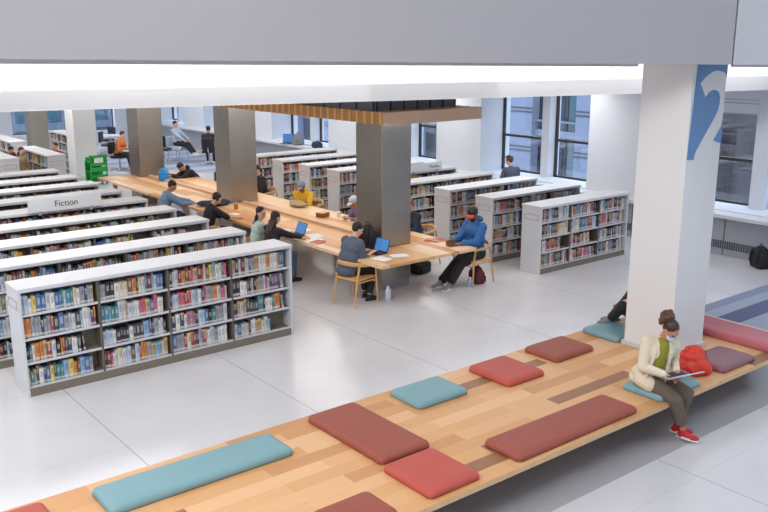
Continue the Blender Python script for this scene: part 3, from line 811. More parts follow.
    for k in (1, -1):
        rc(bm, hips[k], knee[k], .092*s*legw, .070*s*legw); rc(bm, knee[k], knee[k].lerp(ank[k], cuff or (.80 if detail else .88)), .068*s*legw, (.066 if cuff else .056)*s*legw)
    me = fuse(bm, vox*1.3, 3); mobj('trousers', me, pants, t, True, sharp=0)
    # shoes
    for k in (1, -1):
        bm = NB(); A = ank[k]; fd = Vector((math.cos(toe), math.sin(toe)+.12*k, 0)).normalized(); fl = fd.cross(Vector((0, 0, 1)))
        sh = (ank[k]-knee[k]).normalized()
        tip = -.35 if sh.z > -.55 and recline else 0
        rf = Matrix((fd, -fl, Vector((0, 0, 1)))).transposed()
        z0 = A.z-.085
        ell(bm, A+Vector((0, 0, -.05))-fd*.015, (.052*s, .040*s, .042*s), rf); ell(bm, A+Vector((0, 0, -.054))+fd*.11*s, (.085*s, .043*s, .033*s), rf); ell(bm, A+Vector((0, 0, -.045))+fd*.05*s, (.07*s, .038*s, .045*s), rf)
        rc(bm, A, A+Vector((0, 0, -.03)), .044*s, .044*s)
        me = fuse(bm, .007, 2); so = mobj('shoe', me, shoes if isinstance(shoes, str) else shoes[0 if k > 0 else 1], t, True, sharp=0)
        bm = NB()
        pp = []
        for q in range(20):
            an = 2*PI*q/20; c_, s_ = math.cos(an), math.sin(an); pp.append(A+fd*(.055+.135*c_)*s+fl*(.041*s_*(1 if c_ > -.2 else .9))*s)
        v0 = [bm.verts.new((p.x, p.y, z0+.001)) for p in pp]; v1 = [bm.verts.new((p.x, p.y, z0+.026)) for p in pp]
        bm.faces.new(v0[::-1]); bm.faces.new(v1)
        for q in range(20): bm.faces.new((v0[q], v0[(q+1) % 20], v1[(q+1) % 20], v1[q]))
        obj('sole', bm, sole or 'blackm', so, True)
    # hair
    Pe = lambda bm, p, r: ell(bm, P(*p), tuple(v*s for v in r), rotH, 14, 10)
    if style in ('short', 'far', 'bun', 'long', 'curly') and hair:
        bm = NB(); Pe(bm, (-.024, 0, .050), (.096, .085, .084)); Pe(bm, (-.046, 0, .012), (.060, .077, .062))
        if style == 'bun':
            b2 = NB(); Pe(b2, (-.140, .0, .062), (.072, .082, .070))
            for q in range(18): Pe(b2, (-.140+.060*math.cos(q*2.4)*math.cos(q*.7), .070*math.sin(q*2.4), .064+.060*math.sin(q*1.7)), (.030, .030, .030))
            mobj('hair_bun', fuse(b2, vox, 1), 'hairlb', t, True, sharp=0)
        if style == 'long':
            for q, (yy, zz, xx) in enumerate(((.05, -.10, -.045), (-.05, -.10, -.045), (0, -.14, -.075), (.04, -.22, -.07), (-.04, -.22, -.07), (0, -.27, -.085))): Pe(bm, (xx, yy, zz), (.042, .05, .08))
        if style == 'curly':
            for q in range(14): Pe(bm, (-.03+.07*math.cos(q*2.4), .07*math.sin(q*2.4), .07+.05*math.sin(q*1.3)), (.035, .035, .035))
        me = fuse(bm, vox, 1); mobj('hair', me, hair, t, True, sharp=0)
    if hat:
        bm = NB(); Pe(bm, (-.012, 0, .066), (.100, .087, .076)); Pe(bm, (-.02, 0, .032), (.096, .088, .04)); me = fuse(bm, vox, 1); hh = mobj('cap', me, hat, t, True, sharp=0)
        if 'brim' in extras:
            bm = NB(); Pe(bm, (.095, 0, .052), (.070, .066, .009)); obj('brim', bm, hat, hh, True)
    if 'mask' in extras:
        bm = NB(); Pe(bm, (.062, 0, -.046), (.056, .062, .050)); Pe(bm, (.095, 0, -.03), (.024, .028, .032)); me = fuse(bm, vox, 2); mk = mobj('face_mask', me, 'mask', t, True, sharp=0)
        bm = NB()
        for k in (1, -1): sweep(bm, [P(.05, .062*k, -.03), P(.01, .08*k, -.012), P(-.02, .084*k, .004)], .0025, 6)
        obj('ear_loop', bm, 'rubber', mk)
    if 'visor' in extras:
        bm = NB(); Pe(bm, (.068, 0, .008), (.058, .088, .046)); me = fuse(bm, vox, 2); mobj('goggles', me, 'visor', t, True, sharp=0)
        bm = NB(); Pe(bm, (.05, 0, -.07), (.050, .058, .046)); me = fuse(bm, vox, 2); mobj('beard', me, 'hairb', t, True, sharp=0)
    if 'phones' in extras:
        bm = NB(); pts = [P(-.01, .088*math.sin(R(q)), .02+.112*math.cos(R(q))) for q in range(-100, 101, 20)]; sweep(bm, pts, .008*s, 8); hb = obj('headphones', bm, 'blackm', t, True)
        for k in (1, -1): bm = NB(); Pe(bm, (-.01, .090*k, 0.), (.034, .018, .038)); obj('ear_cup', bm, 'blackm', hb, True)
    if style != 'far' and 'mask' not in extras:
        bm = NB(); Pe(bm, (.092, 0, -.060), (.007, .022, .006)); obj('mouth', bm, 'lips', t, True)
    return t

# --- the woman on the bench
person('person', 'person in beige jacket and pale mask with a laptop on the bench edge', 7.79, 5.11, R(-90), seat=.53, lean=.27, twist=-.55, hp=42, hy=30,
       handL=(.28, .08, .755), handR=(.27, -.11, .755), footL=(.30, .15, .03), footR=(.42, .08, .03), top='beige', pants='brown', skin='skint', hair='hairbr', style='bun',
       detail=1, s=.92, shoes='red', sole='rubber', extras=('mask', 'inner', 'coat'), legw=1.2, toe=.30, bulk=1.14, kneepole=(1, .1, .6), cuff=.66)
# --- the reader behind the column
person('person', 'person sitting behind the white column, only a black-clad leg and grey shoe showing', 9.58, 6.44, R(95), hiph=.62, lean=.05, hp=30,
       handL=(.28, .14, .76), handR=(.30, -.10, .76), footL=(.33, .26, .495), footR=(.37, .10, .495), top='palecl', pants='black', skin='skinl', style='short', shoes='greycl', sole='greycl', toe=.9, legw=1.15, kneepole=(.2, 1.2, .8))
# --- at the table, bookcase side
person('person', 'person in slate blue shirt typing at the near end of the long table', 8.10, 11.14, R(3), lean=.30, hp=28, hy=-8, handL=(.46, .10, .795), handR=(.46, -.12, .795),
       footL=(.40, .0, 0), footR=(.32, -.20, 0), top='slate', pants='black', skin='skinl', hair='hairb', style='short', detail=1, sleeve=.35, shoes='blackm', bulk=1.30, extras=('hem',), elbow=(-.3, .35, -1))
place_chair(8.20, 11.02, R(12), 'wooden armchair of the person in the slate shirt, near the open end of the table')
person('person', 'person in dark jacket with long brown hair beside the one in mint', 7.66, 12.84, R(2), lean=.18, hp=22, hy=8, handL=(.62, .10, .79), handR=(.62, -.14, .79),
       top='black', pants='denim', skin='skinl', hair='hairbr', style='long', s=.96)
place_chair(7.62, 12.84, 0, 'wooden armchair under the person in the dark jacket with long brown hair')
person('person', 'person in mint top with long black hair turned to the neighbour', 7.72, 13.42, R(-18), lean=.15, hp=12, hy=-50, handL=(.55, .10, .79), handR=(.55, -.15, .79),
       top='mint', pants='navy', skin='skinl', hair='hairb', style='long', s=.96)
place_chair(7.66, 13.46, 0, 'wooden armchair under the person in the mint top')
person('person', 'person in black T-shirt and headphones bending over papers', 7.70, 15.36, R(-8), lean=.34, hp=35, hy=-6, handL=(.62, .08, .79), handR=(.66, -.16, .79),
       top='black', pants='navy', skin='skinl', hair='hairb', style='short', sleeve=.0, extras=('phones',))
place_chair(7.66, 15.36, 0, 'wooden armchair under the person in the black T-shirt')
person('person', 'person in steel blue shirt leaning in over the table', 7.70, 17.42, R(-12), lean=.36, hp=32, hy=-6, handL=(.68, .12, .80), handR=(.66, -.16, .80),
       top='steel', pants='navy', skin='skint', hair='hairb', style='short')
place_chair(7.66, 17.42, 0, 'wooden armchair under the person in the steel blue shirt')
# --- at the table, window side
person('person', 'person in royal blue hooded jacket, dark cap and orange goggles at the table corner', 10.64, 10.72, R(180), lean=.02, hp=30, hy=0, handL=(.44, .12, .79), handR=(.46, -.10, .79),
       footL=(.70, .10, 0), footR=(.80, -.06, 0), top='royal', pants='black', skin='skind', hair='hairb', style='short', detail=1, shoes='greycl', sole='rubber', hat='blackm', extras=('visor', 'hood'), bulk=1.28, legw=1.42, s=1.04)
place_chair(10.58, 10.70, R(180), 'wooden armchair of the person in the royal blue jacket')
person('person', 'person in navy jacket and pink cap, partly hidden by the near pillar', 10.60, 12.28, R(180), lean=.25, hp=25, handL=(.45, .12, .79), handR=(.45, -.10, .79),
       top='navy', pants='black', skin='skinl', hair='hairb', style='short', hat='pink')
place_chair(10.72, 12.28, R(180), 'wooden armchair under the person in the pink cap')
person('person', 'person in muted purple top with pale blue cap beside the near pillar', 10.56, 13.66, R(180), lean=.62, hp=35, handL=(.58, .12, .79), handR=(.58, -.10, .79),
       top='purple', pants='navy', skin='skint', hair='hairbr', style='short', hat='palecl', extras=('brim',))
place_chair(10.74, 13.66, R(180), 'wooden armchair under the person in the purple top')
person('person', 'person in mustard yellow hoodie and grey cap resting folded arms on the table', 10.52, 15.95, R(218), lean=.52, hp=30, handL=(.50, -.06, .82), handR=(.48, .10, .82), elbow=(0, .6, -.4),
       top='yellow', pants='navy', skin='skind', hair='hairb', style='short', hat='greycl', extras=('hood', 'brim'))
place_chair(10.66, 16.0, R(205), 'wooden armchair under the person in the yellow hoodie')
person('person', 'person in black coat seated between middle pillar and bookcases', 10.68, 18.1, R(180), lean=.20, hp=20, top='black', pants='denim', skin='skinl', hair='hairb', style='short', handL=(.45, .12, .79), handR=(.45, -.10, .79))
place_chair(10.74, 18.1, R(180), 'wooden armchair under the person in the black coat')
person('person', 'person in black jacket slumped forward over the far table end by a blue bag', 10.45, 21.0, R(172), lean=.75, hp=60, handL=(.80, .14, .82), handR=(.82, -.05, .82), top='black', pants='black', skin='skint', hair='hairb', style='short', extras=('hood',))
# --- by the windows
person('person', 'person with curly brown bun and grey top behind the bookcases near the windows', 15.34, 14.25, R(70), lean=.15, hp=22, hy=25, seat=.62, hiph=.78, top='slate', pants='black', skin='skinl', hair='hairlb', style='curly', s=.95,
       handL=(.35, .15, .9), handR=(.35, -.12, .9), footL=(.30, .11, .25), footR=(.30, -.11, .25))
person('person', 'distant person in dark clothes seated with a black coat, back to the table', 14.35, 28.0, R(55), lean=.05, hp=15, seat=.45, top='black', pants='navy', hair='hairb', style='far', extras=('coat',), skin='skint')
person('person', 'distant person in white and navy stretching black legs along the window side', 13.9, 29.6, R(-62), lean=-.15, hp=15, seat=.55, top='palecl', pants='black', hair='hairb', style='far', skin='skinl', footL=(.74, .06, .22), footR=(.74, -.08, .22), shoes='rubber', sole='rubber')
person('person', 'distant person in deep green jacket beside the far windows', 13.6, 31.6, R(-60), lean=.1, hp=15, seat=.50, top='greensh', pants='black', hair='hairb', style='far', skin='skind')
person('person', 'distant person in orange top beside a blue bag', 11.2, 28.5, R(-50), lean=.25, hp=25, seat=.45, top='orange', pants='black', hair='hairbr', style='far', skin='skinl', footL=(.45, .1, 0), footR=(.5, -.08, 0))
person('person', 'distant person in beige coat in front of a crosswise bookcase', 6.78, 24.2, R(-60), lean=.08, hp=20, stand=True, top='khaki', pants='black', hair='hairbr', style='long', skin='skinl', extras=('coat',), s=.88,
       handL=(.18, .22, .72), handR=(.22, -.2, .75), footL=(.05, .1, 0), footR=(.0, -.1, 0))
person('person', 'distant person in rust red seen above the far stacks', 6.80, 25.9, R(-75), lean=.75, hp=40, stand=True, top='rust', pants='black', hair='hairbr', style='far', skin='skinl', s=.92,
       handL=(.5, .2, .72), handR=(.5, -.2, .75), footL=(.05, .1, 0), footR=(.0, -.1, 0))
person('person', 'distant person in red between two crosswise bookcases', 8.16, 25.3, R(200), lean=.1, hp=10, stand=True, top='red', pants='black', hair='hairb', style='far', skin='skinl', s=.84,
       handL=(.18, .22, .72), handR=(.22, -.2, .75), footL=(.05, .1, 0), footR=(.0, -.1, 0))

# ------------------------------------------------------------------ things on the table and about
def laptop(x, y, z, yaw, label, tilt=105, scr='screen', body='keys', w=.33, d=.23, roll=0, pitch=0):
    t = thing('laptop', label, 'laptop', (x, y, z), yaw, 'laptops in use'); t.rotation_euler = (roll, pitch, yaw)
    b = NB(); box(b, -d/2, d/2, -w/2, w/2, 0, .016, .005); ba = obj('base', b, 'silver' if body == 'silver' else 'blackm', t)
    b = NB(); box(b, -d*.12, d*.40, -w*.43, w*.43, .0155, .018); obj('keyboard', b, 'keys', ba)
    b = NB(); box(b, -d*.42, -d*.18, -w*.16, w*.16, .0155, .0175); obj('touchpad', b, 'vent', ba)
    an = R(tilt-90); Mx = Matrix.Translation((d/2, 0, .014)) @ Matrix.Rotation(an, 4, 'Y')
    b = NB(); box(b, -.004, .006, -w/2, w/2, .0, d*.98, .003, Mx=Mx); li = obj('lid', b, 'silver' if body == 'silver' else 'blackm', t)
    b = NB(); box(b, -.0065, -.0035, -w/2+.012, w/2-.012, .014, d*.94, Mx=Mx); obj('screen', b, scr, li, label='lit screen')
    return t
laptop(8.68, 11.10, .7505, R(4), 'open black laptop with blue screen before the person in the slate shirt', 108)
laptop(8.36, 13.12, .7505, R(-2), 'open laptop with blue screen before the person in the dark jacket', 112)
lw = laptop(7.79, 4.82, .735, R(-104), 'silver laptop open on the lap of the woman on the bench', 152, scr='screenw', body='silver', w=.31, d=.21)
laptop(15.80, 25.1, .881, R(35), 'laptop with blue screen on the far window counter', 95, w=.42, d=.30)

def sheet(x, y, yaw, label, w=.21, l=.297, m='paper', n=1, z=.7505):
    t = thing('paper_sheet' if n == 1 else 'open_notebook', label, 'paper', (x, y, z), yaw)
    if n == 1:
        b = NB(); box(b, -l/2, l/2, -w/2, w/2, 0, .0012); obj('page', b, m, t)
    else:
        for s in (-1, 1):
            b = NB(); prism(b, [(s*.002, .001), (s*.04, .012), (s*.12, .009), (s*w, .003), (s*w, .0)], -l/2, l/2, 'X'); obj('page_block', b, m, t)
        b = NB(); box(b, -l/2-.004, l/2+.004, -w-.004, w+.004, -.0003, .001); obj('cover', b, 'navy', t)
    return t
sheet(8.50, 10.72, R(10), 'open notebook at the table end beside the black laptop', .16, .24, n=2)
sheet(8.88, 10.72, R(-20), 'single white sheet lying beside the open notebook near the pillar')
sheet(8.45, 13.55, R(25), 'white sheet by the person in the mint top', .22, .31)
sheet(8.62, 12.85, R(-15), 'open notebook beside the laptop of the person in the dark jacket', .18, .26, n=2)
sheet(8.45, 12.55, R(40), 'loose white page lying at the table edge, past the open notebook', .22, .31)
sheet(8.72, 13.42, R(5), 'white page in front of the person in the mint top', .24, .34)
sheet(8.46, 15.62, R(12), 'white page in front of the person in the black T-shirt', .24, .32)
sheet(8.36, 17.1, R(-8), 'white page in front of the person in the steel blue shirt', .22, .31)
t = thing('book', 'red-covered book lying flat at the table edge near the papers', 'book', (8.36, 12.35, .7505), R(20))
b = NB(); box(b, -.12, .12, -.09, .09, 0, .004); box(b, -.12, .12, -.09, .09, .022, .026); box(b, -.12, .12, .086, .09, 0, .026); obj('cover', b, 'coral', t)
b = NB(); box(b, -.115, .115, -.085, .085, .0045, .0215); obj('page_block', b, 'paper', t)

def rbag(name, label, cat, x, y, z, yaw, w, d, h, m, strap='blackm', pocket=True, handle=True, tilt=0):
    t = thing(name, label, cat, (x, y, z), yaw); t.rotation_euler = (tilt, 0, yaw)
    b = NB(); box(b, -d/2, d/2, -w/2, w/2, 0, h*.72, min(w, d)*.22, 4); ell(b, (0, 0, h*.62), (d*.48, w*.49, h*.37)); me = fuse(b, .012, 4)
    mobj('bag_body', me, m, t, True, sharp=0)
    if pocket:
        b = NB(); box(b, -d/2-.035, -d/2+.03, -w*.34, w*.34, h*.08, h*.45, .02, 3); obj('front_pocket', b, m, t, True)
    if handle:
        b = NB(); sweep(b, [(0, .05, h*.95), (0, .035, h*1.06), (0, -.035, h*1.06), (0, -.05, h*.95)], .009, 6); obj('handle', b, strap, t, True)
    for s in (-1, 1):
        b = NB(); sweep(b, [(d*.40, s*w*.25, h*.9), (d*.62, s*w*.27, h*.6), (d*.60, s*w*.3, h*.3), (d*.45, s*w*.32, h*.1)], .014, 6); obj('shoulder_strap', b, strap, t, True)
    return t
rbag('backpack', 'black backpack standing on the table against the near pillar', 'backpack', 8.80, 11.46, .7505, R(190), .30, .20, .43, 'black')
rbag('backpack', 'maroon backpack on the floor under the chair of the blue-jacketed person', 'backpack', 10.62, 10.62, .0, R(160), .28, .20, .32, 'maroonbag')
rbag('shoulder_bag', 'black bag on the floor under the table behind the near pillar', 'bag', 10.30, 11.80, .0, R(100), .42, .22, .28, 'black')
rbag('backpack', 'bright blue backpack lying on the far end of the table', 'backpack', 9.32, 20.75, .7505, R(60), .26, .20, .34, 'bluebag')
rbag('backpack', 'grey backpack on the far window counter beside the blue laptop screen', 'backpack', 15.9, 24.55, .881, R(100), .40, .26, .40, 'greycl')
rbag('shoulder_bag', 'navy bag on the far window counter', 'bag', 15.92, 23.45, .881, R(90), .34, .22, .22, 'navy')
rbag('backpack', 'black backpack on the floor by the heater, cut off by the frame', 'backpack', 15.62, 8.02, .0, R(150), .36, .26, .44, 'black')
rbag('shoulder_bag', 'blue bag held beside the distant person in orange', 'bag', 11.75, 28.55, .62, R(90), .28, .22, .30, 'screenw' if 0 else 'bluebag', handle=False)

# red drawstring bag beside the woman
t = thing('drawstring_bag', 'crumpled red bag between the woman and the plum cushion', 'bag', (8.64, 5.10, .451), R(10))
b = NB(); ell(b, (0, 0, .11), (.15, .18, .13)); ell(b, (0, .02, .20), (.12, .15, .10)); ell(b, (.02, .0, .27), (.07, .10, .07)); ell(b, (.05, -.12, .08), (.08, .09, .08)); ell(b, (-.05, .06, .30), (.035, .04, .04))
me = fuse(b, .009, 3)
for v in me.vertices:
    q = v.co; k = .008*math.sin(38*q.x+22*q.z)+.007*math.sin(45*q.y-30*q.z)
    if q.z > .02: v.co = q+v.normal*k
    v.co.z = max(v.co.z, 0)
mobj('bag_body', me, 'redbag', t, True, sharp=0)
for s in (-1, 1):
    b = NB(); sweep(b, [(.02, s*.04, .33), (.10, s*.09, .27), (.15, s*.11, .15), (.14, s*.12, .05)], .006, 6); obj('drawstring', b, 'red', t, True)

def lathe(bm, prof, seg=16):
    rings = [[bm.verts.new((r*math.cos(2*PI*k/seg), r*math.sin(2*PI*k/seg), z)) for k in range(seg)] for r, z in prof]
    for i in range(len(rings)-1):
        for k in range(seg): bm.faces.new((rings[i][k], rings[i][(k+1) % seg], rings[i+1][(k+1) % seg], rings[i+1][k]))
    bm.faces.new(rings[0][::-1]); bm.faces.new(rings[-1])
def bottle(label, x, y, z, m, r=.036, h=.22, capm='paper', cat='bottle', name='bottle'):
    t = thing(name, label, cat, (x, y, z))
    b = NB(); lathe(b, [(r*.9, 0), (r, .01), (r, h*.68), (r*.85, h*.76), (r*.42, h*.88), (r*.42, h*.94)]); obj('bottle_body', b, m, t, True)
    b = NB(); lathe(b, [(r*.46, h*.9), (r*.5, h*.91), (r*.5, h*.995), (r*.4, h)]); obj('bottle_cap', b, capm, t, True)
bottle('pale blue water bottle on the floor by the near table corner', 8.70, 10.79, .0, 'bottlew', .055, .24)
bottle('white and blue bottle on the floor beside the maroon backpack', 10.34, 10.52, .0, 'bottle', .05, .17, 'paper')
bottle('small amber bottle on the table before the middle pillar', 8.82, 16.1, .7505, 'amber', .045, .14, 'paper')
t = thing('cup', 'small pale paper cup standing near the person in purple', 'cup', (10.0, 14.0, .7505))
b = NB(); lathe(b, [(.030, 0), (.042, .10), (.044, .105)]); obj('cup_body', b, 'paper', t, True)
b = NB(); lathe(b, [(.046, .103), (.046, .112), (.036, .118)]); obj('lid', b, 'rubber', t, True)
t = thing('snack_box', 'small brown box beside the paper cup near the person in purple', 'box', (9.78, 14.25, .7505), R(15))
b = NB(); box(b, -.11, .11, -.09, .09, 0, .09, .004); obj('carton', b, 'wicker', t)
b = NB(); box(b, -.115, .115, -.095, .095, .085, .10, .003); obj('lid', b, 'oak', t)
t = thing('basket', 'small brown basket on the table before the person in the blue jacket', 'basket', (10.02, 10.70, .7505), R(20))
b = NB(); lathe(b, [(.055, 0), (.075, .02), (.085, .085), (.078, .087), (.068, .022), (.02, .012)], 18); obj('basket_body', b, 'wicker', t, True)
b = NB(); sweep(b, [(.075, 0, .08), (.05, 0, .14), (0, 0, .155), (-.05, 0, .14), (-.075, 0, .08)], .007, 6); obj('handle', b, 'wicker', t, True)
b = NB(); pts = []
for k in range(60):
    a = k*.42; pts.append((10.10+.17*math.sin(a*.6)+.06*math.cos(a*1.7), 11.18+.13*math.cos(a*.77)+.03*math.sin(a*2.1), .757+.006*(1+math.sin(a*1.3))))
sweep(b, pts, .006, 6); tagit(obj('charging_cord', b, 'pink_cable', None, True), 'tangled pink cord lying on the table by the near pillar', 'cord')
b = NB()
for (p, q) in (((0, 0, .05), (.16, .22, .05)), ((.02, .12, .07), (.13, .16, .05)), ((-.02, -.14, .06), (.14, .15, .05))): ell(b, p, q)
me = fuse(b, .012, 3); o = mobj('folded_coat', me, 'khaki', None, True, sharp=0); o.location = (10.02, 15.55, .755)
for v in me.vertices: v.co.z = max(v.co.z, 0)
tagit(o, 'folded khaki coat lying under the arms of the person in yellow', 'coat')
b = NB(); ell(b, (0, 0, .05), (.20, .34, .06)); ell(b, (.05, -.20, .06), (.12, .20, .07)); ell(b, (-.04, .15, .07), (.12, .17, .05)); me = fuse(b, .012, 3)
for v in me.vertices: v.co.z = max(v.co.z, 0)
o = mobj('folded_coat', me, 'navy', None, True, sharp=0); o.location = (8.62, 16.8, .752); o.rotation_euler = (0, 0, R(60)); tagit(o, 'dark blue grey coat lying on the table beside the steel blue shirt', 'coat')

# green cart past the table's far end
t = thing('book_cart', 'bright green metal book cart beside the white column beyond the table', 'cart', (9.50, 26.0, 0), R(96)); t.scale = (.72, .72, .72)
for y in (-.36, .36):
    b = NB(); box(b, -.25, -.20, y-.03, y+.03, .10, 1.28, .01); box(b, .20, .25, y-.03, y+.03, .10, 1.0, .01); box(b, -.25, .25, y-.025, y+.025, .10, .16); obj('side_frame', b, 'green', t)
for z in (.14, .55, .95):
    b = NB(); box(b, -.24, .24, -.36, .36, z, z+.03); box(b, -.25, -.235, -.36, .36, z, z+.20); obj('tray', b, 'green', t)
b = NB(); box(b, .21, .235, -.36, .36, .14, 1.15); obj('back_panel', b, 'green', t)
b = NB(); box(b, -.262, -.25, -.20, .20, .93, 1.14); obj('notice_card', b, 'paper', t)
for z0, z1 in ((.80, 1.26), (.16, .42)):
    b = NB(); box(b, -.25, -.235, -.36, .36, z0, z1); obj('front_board', b, 'green', t)
b = NB(); box(b, -.20, .02, -.10, .14, .585, .80, .01); obj('bin', b, 'blackm', t)
for x in (-.22, .22):
    for y in (-.33, .33):
        b = NB(); cone(b, (x, y-.02, .05), (x, y+.02, .05), .05, .05, 14); obj('caster', b, 'blackm', t)

# lounge seats by the far windows
def office_chair(x, y, yaw, label, m='blackm', g='swivel chairs by the far windows'):
    t = thing('swivel_chair', label, 'chair', (x, y, 0), yaw, g)
    b = NB(); box(b, -.22, .24, -.24, .24, .42, .50, .035, 3); obj('seat', b, m, t, True)
    b = NB(); box(b, -.30, -.24, -.22, .22, .56, .96, .025, 3); obj('backrest', b, m, t, True)
    b = NB(); sweep(b, [(-.1, 0, .43), (-.27, 0, .46), (-.285, 0, .62)], .022, 8); obj('back_bracket', b, 'silver', t, True)
    b = NB(); cone(b, (0, 0, .08), (0, 0, .43), .03, .028, 12); obj('post', b, 'silver', t, True)
    for k in range(5):
        a = 2*PI*k/5; b = NB(); sweep(b, [(0, 0, .09), (.30*math.cos(a), .30*math.sin(a), .05)], [.025, .016], 8); ell(b, (.30*math.cos(a), .30*math.sin(a), .028), (.028, .028, .028), u=8, w=6); obj('foot', b, 'silver', t, True)
    return t
office_chair(13.35, 29.6, R(40), 'dark swivel chair in front of the round table by the stretching person')
office_chair(12.3, 32.2, R(-40), 'dark swivel chair behind the distant person in orange')
office_chair(12.9, 33.9, R(200), 'dark swivel chair by the far wall windows', 'navy')
office_chair(11.22, 28.46, R(-50), 'swivel chair under the distant person in orange')
office_chair(14.33, 27.96, R(55), 'swivel chair under the distant dark-clothed person with the coat')
office_chair(12.2, 34.6, R(100), 'blue swivel chair nearest the far wall windows', 'bluechair')
office_chair(15.42, 13.70, R(60), 'blue swivel chair behind the bookcases beside the person with the bun', 'bluechair', 'swivel chairs by the near windows')
def stool(x, y, label, h=.62):
    t = thing('stool', label, 'stool', (x, y, 0))
    b = NB(); lathe(b, [(.17, h-.05), (.19, h-.04), (.19, h-.01), (.17, h)], 20); obj('seat', b, 'greycl', t, True)
    for k in range(4):
        a = PI/4+k*PI/2; b = NB(); sweep(b, [(.12*math.cos(a), .12*math.sin(a), h-.04), (.19*math.cos(a), .19*math.sin(a), 0)], .014, 8); obj('leg', b, 'silver', t, True)
stool(15.32, 14.22, 'stool under the person with the curly bun')
def armseat(x, y, yaw, label, m, seat=.45):
    t = thing('lounge_chair', label, 'chair', (x, y, 0), yaw, 'lounge chairs by the far windows')
    b = NB(); box(b, -.30, .30, -.30, .30, seat-.16, seat-.005, .04, 3); obj('seat', b, m, t, True)
    b = NB(); box(b, -.38, -.26, -.30, .30, seat-.2, seat+.33, .05, 3); obj('backrest', b, m, t, True)
    for x_ in (-.26, .26):
        for y_ in (-.26, .26): b = NB(); cone(b, (x_, y_, 0), (x_*.95, y_*.95, seat-.14), .014, .02, 8); obj('leg', b, 'silver', t, True)
armseat(13.9, 29.6, R(-62), 'pale lounge chair under the distant person stretching out', 'palecl', .55)
armseat(13.6, 31.6, R(-60), 'dark lounge chair under the distant person in green', 'navy', .50)
armseat(10.72, 21.05, R(172), 'dark lounge chair under the person slumped over the table', 'navy')
def round_table(x, y, label, r=.45):
    t = thing('cafe_table', label, 'table', (x, y, 0), 0, 'round tables by the far windows')
    b = NB(); lathe(b, [(r-.02, .70), (r, .71), (r, .73), (r-.01, .74)], 28); obj('tabletop', b, 'white', t, True)
    b = NB(); cone(b, (0, 0, .03), (0, 0, .70), .035, .03, 12); obj('post', b, 'silver', t, True)
    b = NB(); lathe(b, [(.27, 0), (.27, .015), (.05, .035)], 24); obj('base', b, 'silver', t, True)
round_table(12.95, 30.4, 'round white table beside the dark swivel chair near the stretching person'); round_table(12.7, 33.0, 'round white table near the far wall windows')

# carpets
b = NB(); box(b, 10.9, 15.6, 5.0, 7.3, .001, .006); cp = tagit(obj('carpet', b, 'carpetg'), 'striped blue and grey carpet between the bench and the windows', 'carpet')
for (y0, y1, m) in ((7.08, 7.3, 'carpet'), (6.45, 6.82, 'carpetn'), (5.0, 5.6, 'carpet')):
    b = NB(); box(b, 10.9, 15.6, y0, y1, .006, .0075); obj('stripe', b, m, cp, label='slate stripe' if m == 'carpet' else 'navy stripe')
b = NB(); box(b, 11.2, 15.6, 26.2, 33.6, .001, .006); cp = tagit(obj('carpet', b, 'carpetg'), 'striped carpet under the lounge seats by the far windows', 'carpet')
for i in range(6):
    b = NB(); y = 26.3+i*1.2; box(b, 11.2, 15.6, y, y+.5, .006, .0075); obj('stripe', b, 'carpet', cp)

# ------------------------------------------------------------------ outside
b = NB(); box(b, 17.5, 90, -30, 90, -6.2, -6); struct('street', b, 'street', 'street far below the windows')
def building(name, label, x0, x1, y0, y1, z0, z1, wallm, glassm, bay, pier, floors, pm):
    t = thing(name, label, 'building', (x0, y0, z0))
    b = NB(); box(b, 0, x1-x0, 0, y1-y0, 0, z1-z0); obj('facade', b, wallm, t)
    n = int((y1-y0)/bay); fh = (z1-z0)/floors
    for i in range(n):
        y = i*bay+pier/2
        b = NB()
        for k in range(floors): box(b, -.05, .05, y, y+bay-pier, k*fh+.5, (k+1)*fh-.5)
        obj('window', b, glassm, t)
        b = NB(); box(b, -.5, .02, y+bay-pier, y+bay, 0, z1-z0); obj('pier', b, pm, t)
    for i in range(n):
        y = i*bay+pier/2
        for q in range(1, 3):
            b = NB(); yy = y+(bay-pier)*q/3; box(b, -.12, .0, yy-.04, yy+.04, 0, z1-z0); obj('mullion', b, 'frame', t)
        b = NB(); box(b, -.07, .0, y, y+(bay-pier)*.33, 0, z1-z0); obj('spandrel_glass', b, 'fglass2', t)
        for k in range(floors*2):
            b = NB(); z = k*fh/2+.9; box(b, -.53, -.49, y+bay-pier, y+bay, z, z+.05); box(b, -.53, -.49, y+bay-pier, y+bay, z+.16, z+.21); obj('string_course', b, 'frame', t)
    for k in range(floors):
        b = NB(); box(b, -.25, .02, 0, y1-y0, k*fh-.05, k*fh+.22); box(b, -.3, .02, 0, y1-y0, k*fh+.55, k*fh+.62); obj('ledge', b, pm, t)
building('building', 'pale stone office building across the street with teal windows', 28, 40, 18, 64.8, -6, 7, 'facade', 'fglass', 3.6, 1.3, 4, 'pier')
building('building', 'dark banded building across the street beyond the last windows', 29, 44, -18, 17.8, -6, 7, 'facade2', 'fglass', 4.2, .7, 4, 'facade2')
building('building', 'blue glass tower beyond the far wall', -4, 40, 64, 76, -6, 30, 'facade', 'fglass2', 5, .6, 9, 'pier') if 0 else None
t = thing('building', 'blue glazed tower beyond the far wall windows', 'building', (-10, 78, -6))
b = NB(); box(b, 0, 44, 0, 10, 0, 26); obj('facade', b, 'fglass2', t)
for k in range(9):
    b = NB(); box(b, 0, 44, -.2, .05, k*2.9, k*2.9+.6); obj('ledge', b, 'facade', t)
for i in range(21):
    b = NB(); box(b, i*2.1, i*2.1+.25, -.25, .05, 0, 26); obj('pier', b, 'facade', t)

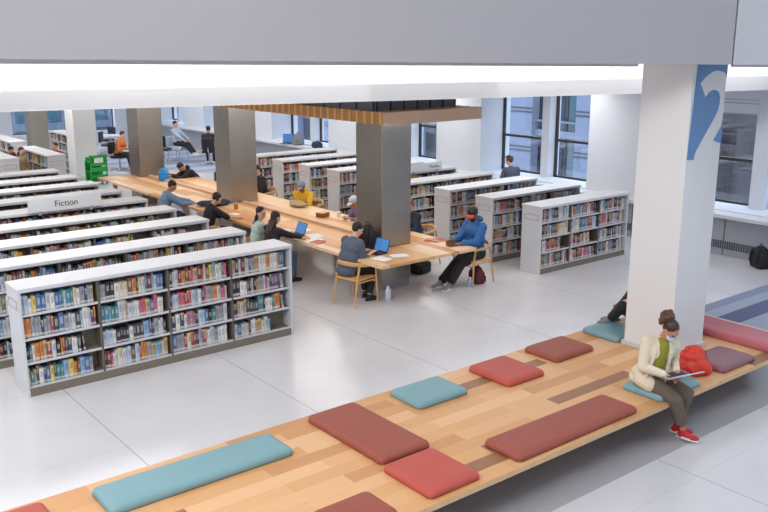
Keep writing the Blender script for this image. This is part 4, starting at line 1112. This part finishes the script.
# ------------------------------------------------------------------ light
w = bpy.data.worlds.new('world'); sc.world = w; w.use_nodes = True
bg = w.node_tree.nodes['Background']; bg.inputs[0].default_value = (.82, .90, 1., 1); bg.inputs[1].default_value = 4.3
def area(name, loc, size, sizey, energy, direction=(0, 0, -1), col=(1, 1, 1), xax=None):
    l = bpy.data.lights.new(name, 'AREA'); l.shape = 'RECTANGLE'; l.size = size; l.size_y = sizey; l.energy = energy; l.color = col
    o = bpy.data.objects.new(name, l); COL.objects.link(o)
    z = -Vector(direction).normalized(); x = Vector(xax or (1, 0, 0)); x = (x-z*x.dot(z)).normalized(); y = z.cross(x)
    o.matrix_world = Matrix(((x.x, y.x, z.x, loc[0]), (x.y, y.y, z.y, loc[1]), (x.z, y.z, z.z, loc[2]), (0, 0, 0, 1)))
    return o
for i, y in enumerate((12.6, 17.2, 22.0, 27.0, 32.0)):  # unseen area lights added under the ceiling to brighten the library
    area('library fill', (13.6, y, CZ-.03), 4.4, .6, 74, col=(1, .985, .965))
    if i > 2: area('library fill', (9.2, y, CZ-.03), 3.5, .5, 90, col=(1, .985, .965))
    area('library fill', (3.4, y+.9, CZ-.03), 5.5, .5, 95, col=(1, .985, .965))
area('canopy fill', (9.55, 16.8, 2.9), 1.2, 11.5, 120, col=(1, .97, .93))  # added fill for the tabletop, no fixture under the canopy
d3 = Vector((dr.x, dr.y, 0)); n3 = Vector((-nf.x, -nf.y, 0))
mid = (P0+P1)/2
area('cove lamp', Vector((mid.x, mid.y, 4.15))+n3*.75, (P1-P0).length, .25, 190, direction=-n3*.9+Vector((0, 0, -.6)), col=(1, .99, .98), xax=tuple(d3))
area('atrium fill', (-.5, 4.0, 8.9), 7, 7, 1420, direction=(.35, .10, -1), col=(1, .99, .975))  # added fill out of view, brightens the bench and front floor
area('atrium fill', (11.5, 1.5, 8.9), 5, 6, 390, direction=(0, .1, -1), col=(.72, .86, 1))  # added cool fill out of view, bluish tone for the column face

vs = sc.view_settings
vs.view_transform = 'Standard'; vs.look = 'None'; vs.exposure = 0.0; vs.gamma = 1.0; vs.use_curve_mapping = False
sc.cycles.max_bounces = 8; sc.cycles.diffuse_bounces = 4; sc.cycles.glossy_bounces = 3; sc.cycles.transparent_max_bounces = 8
sc.cycles.use_denoising = True
sc.cycles.sample_clamp_indirect = 4.0

bpy.data.scenes.remove(TMP)
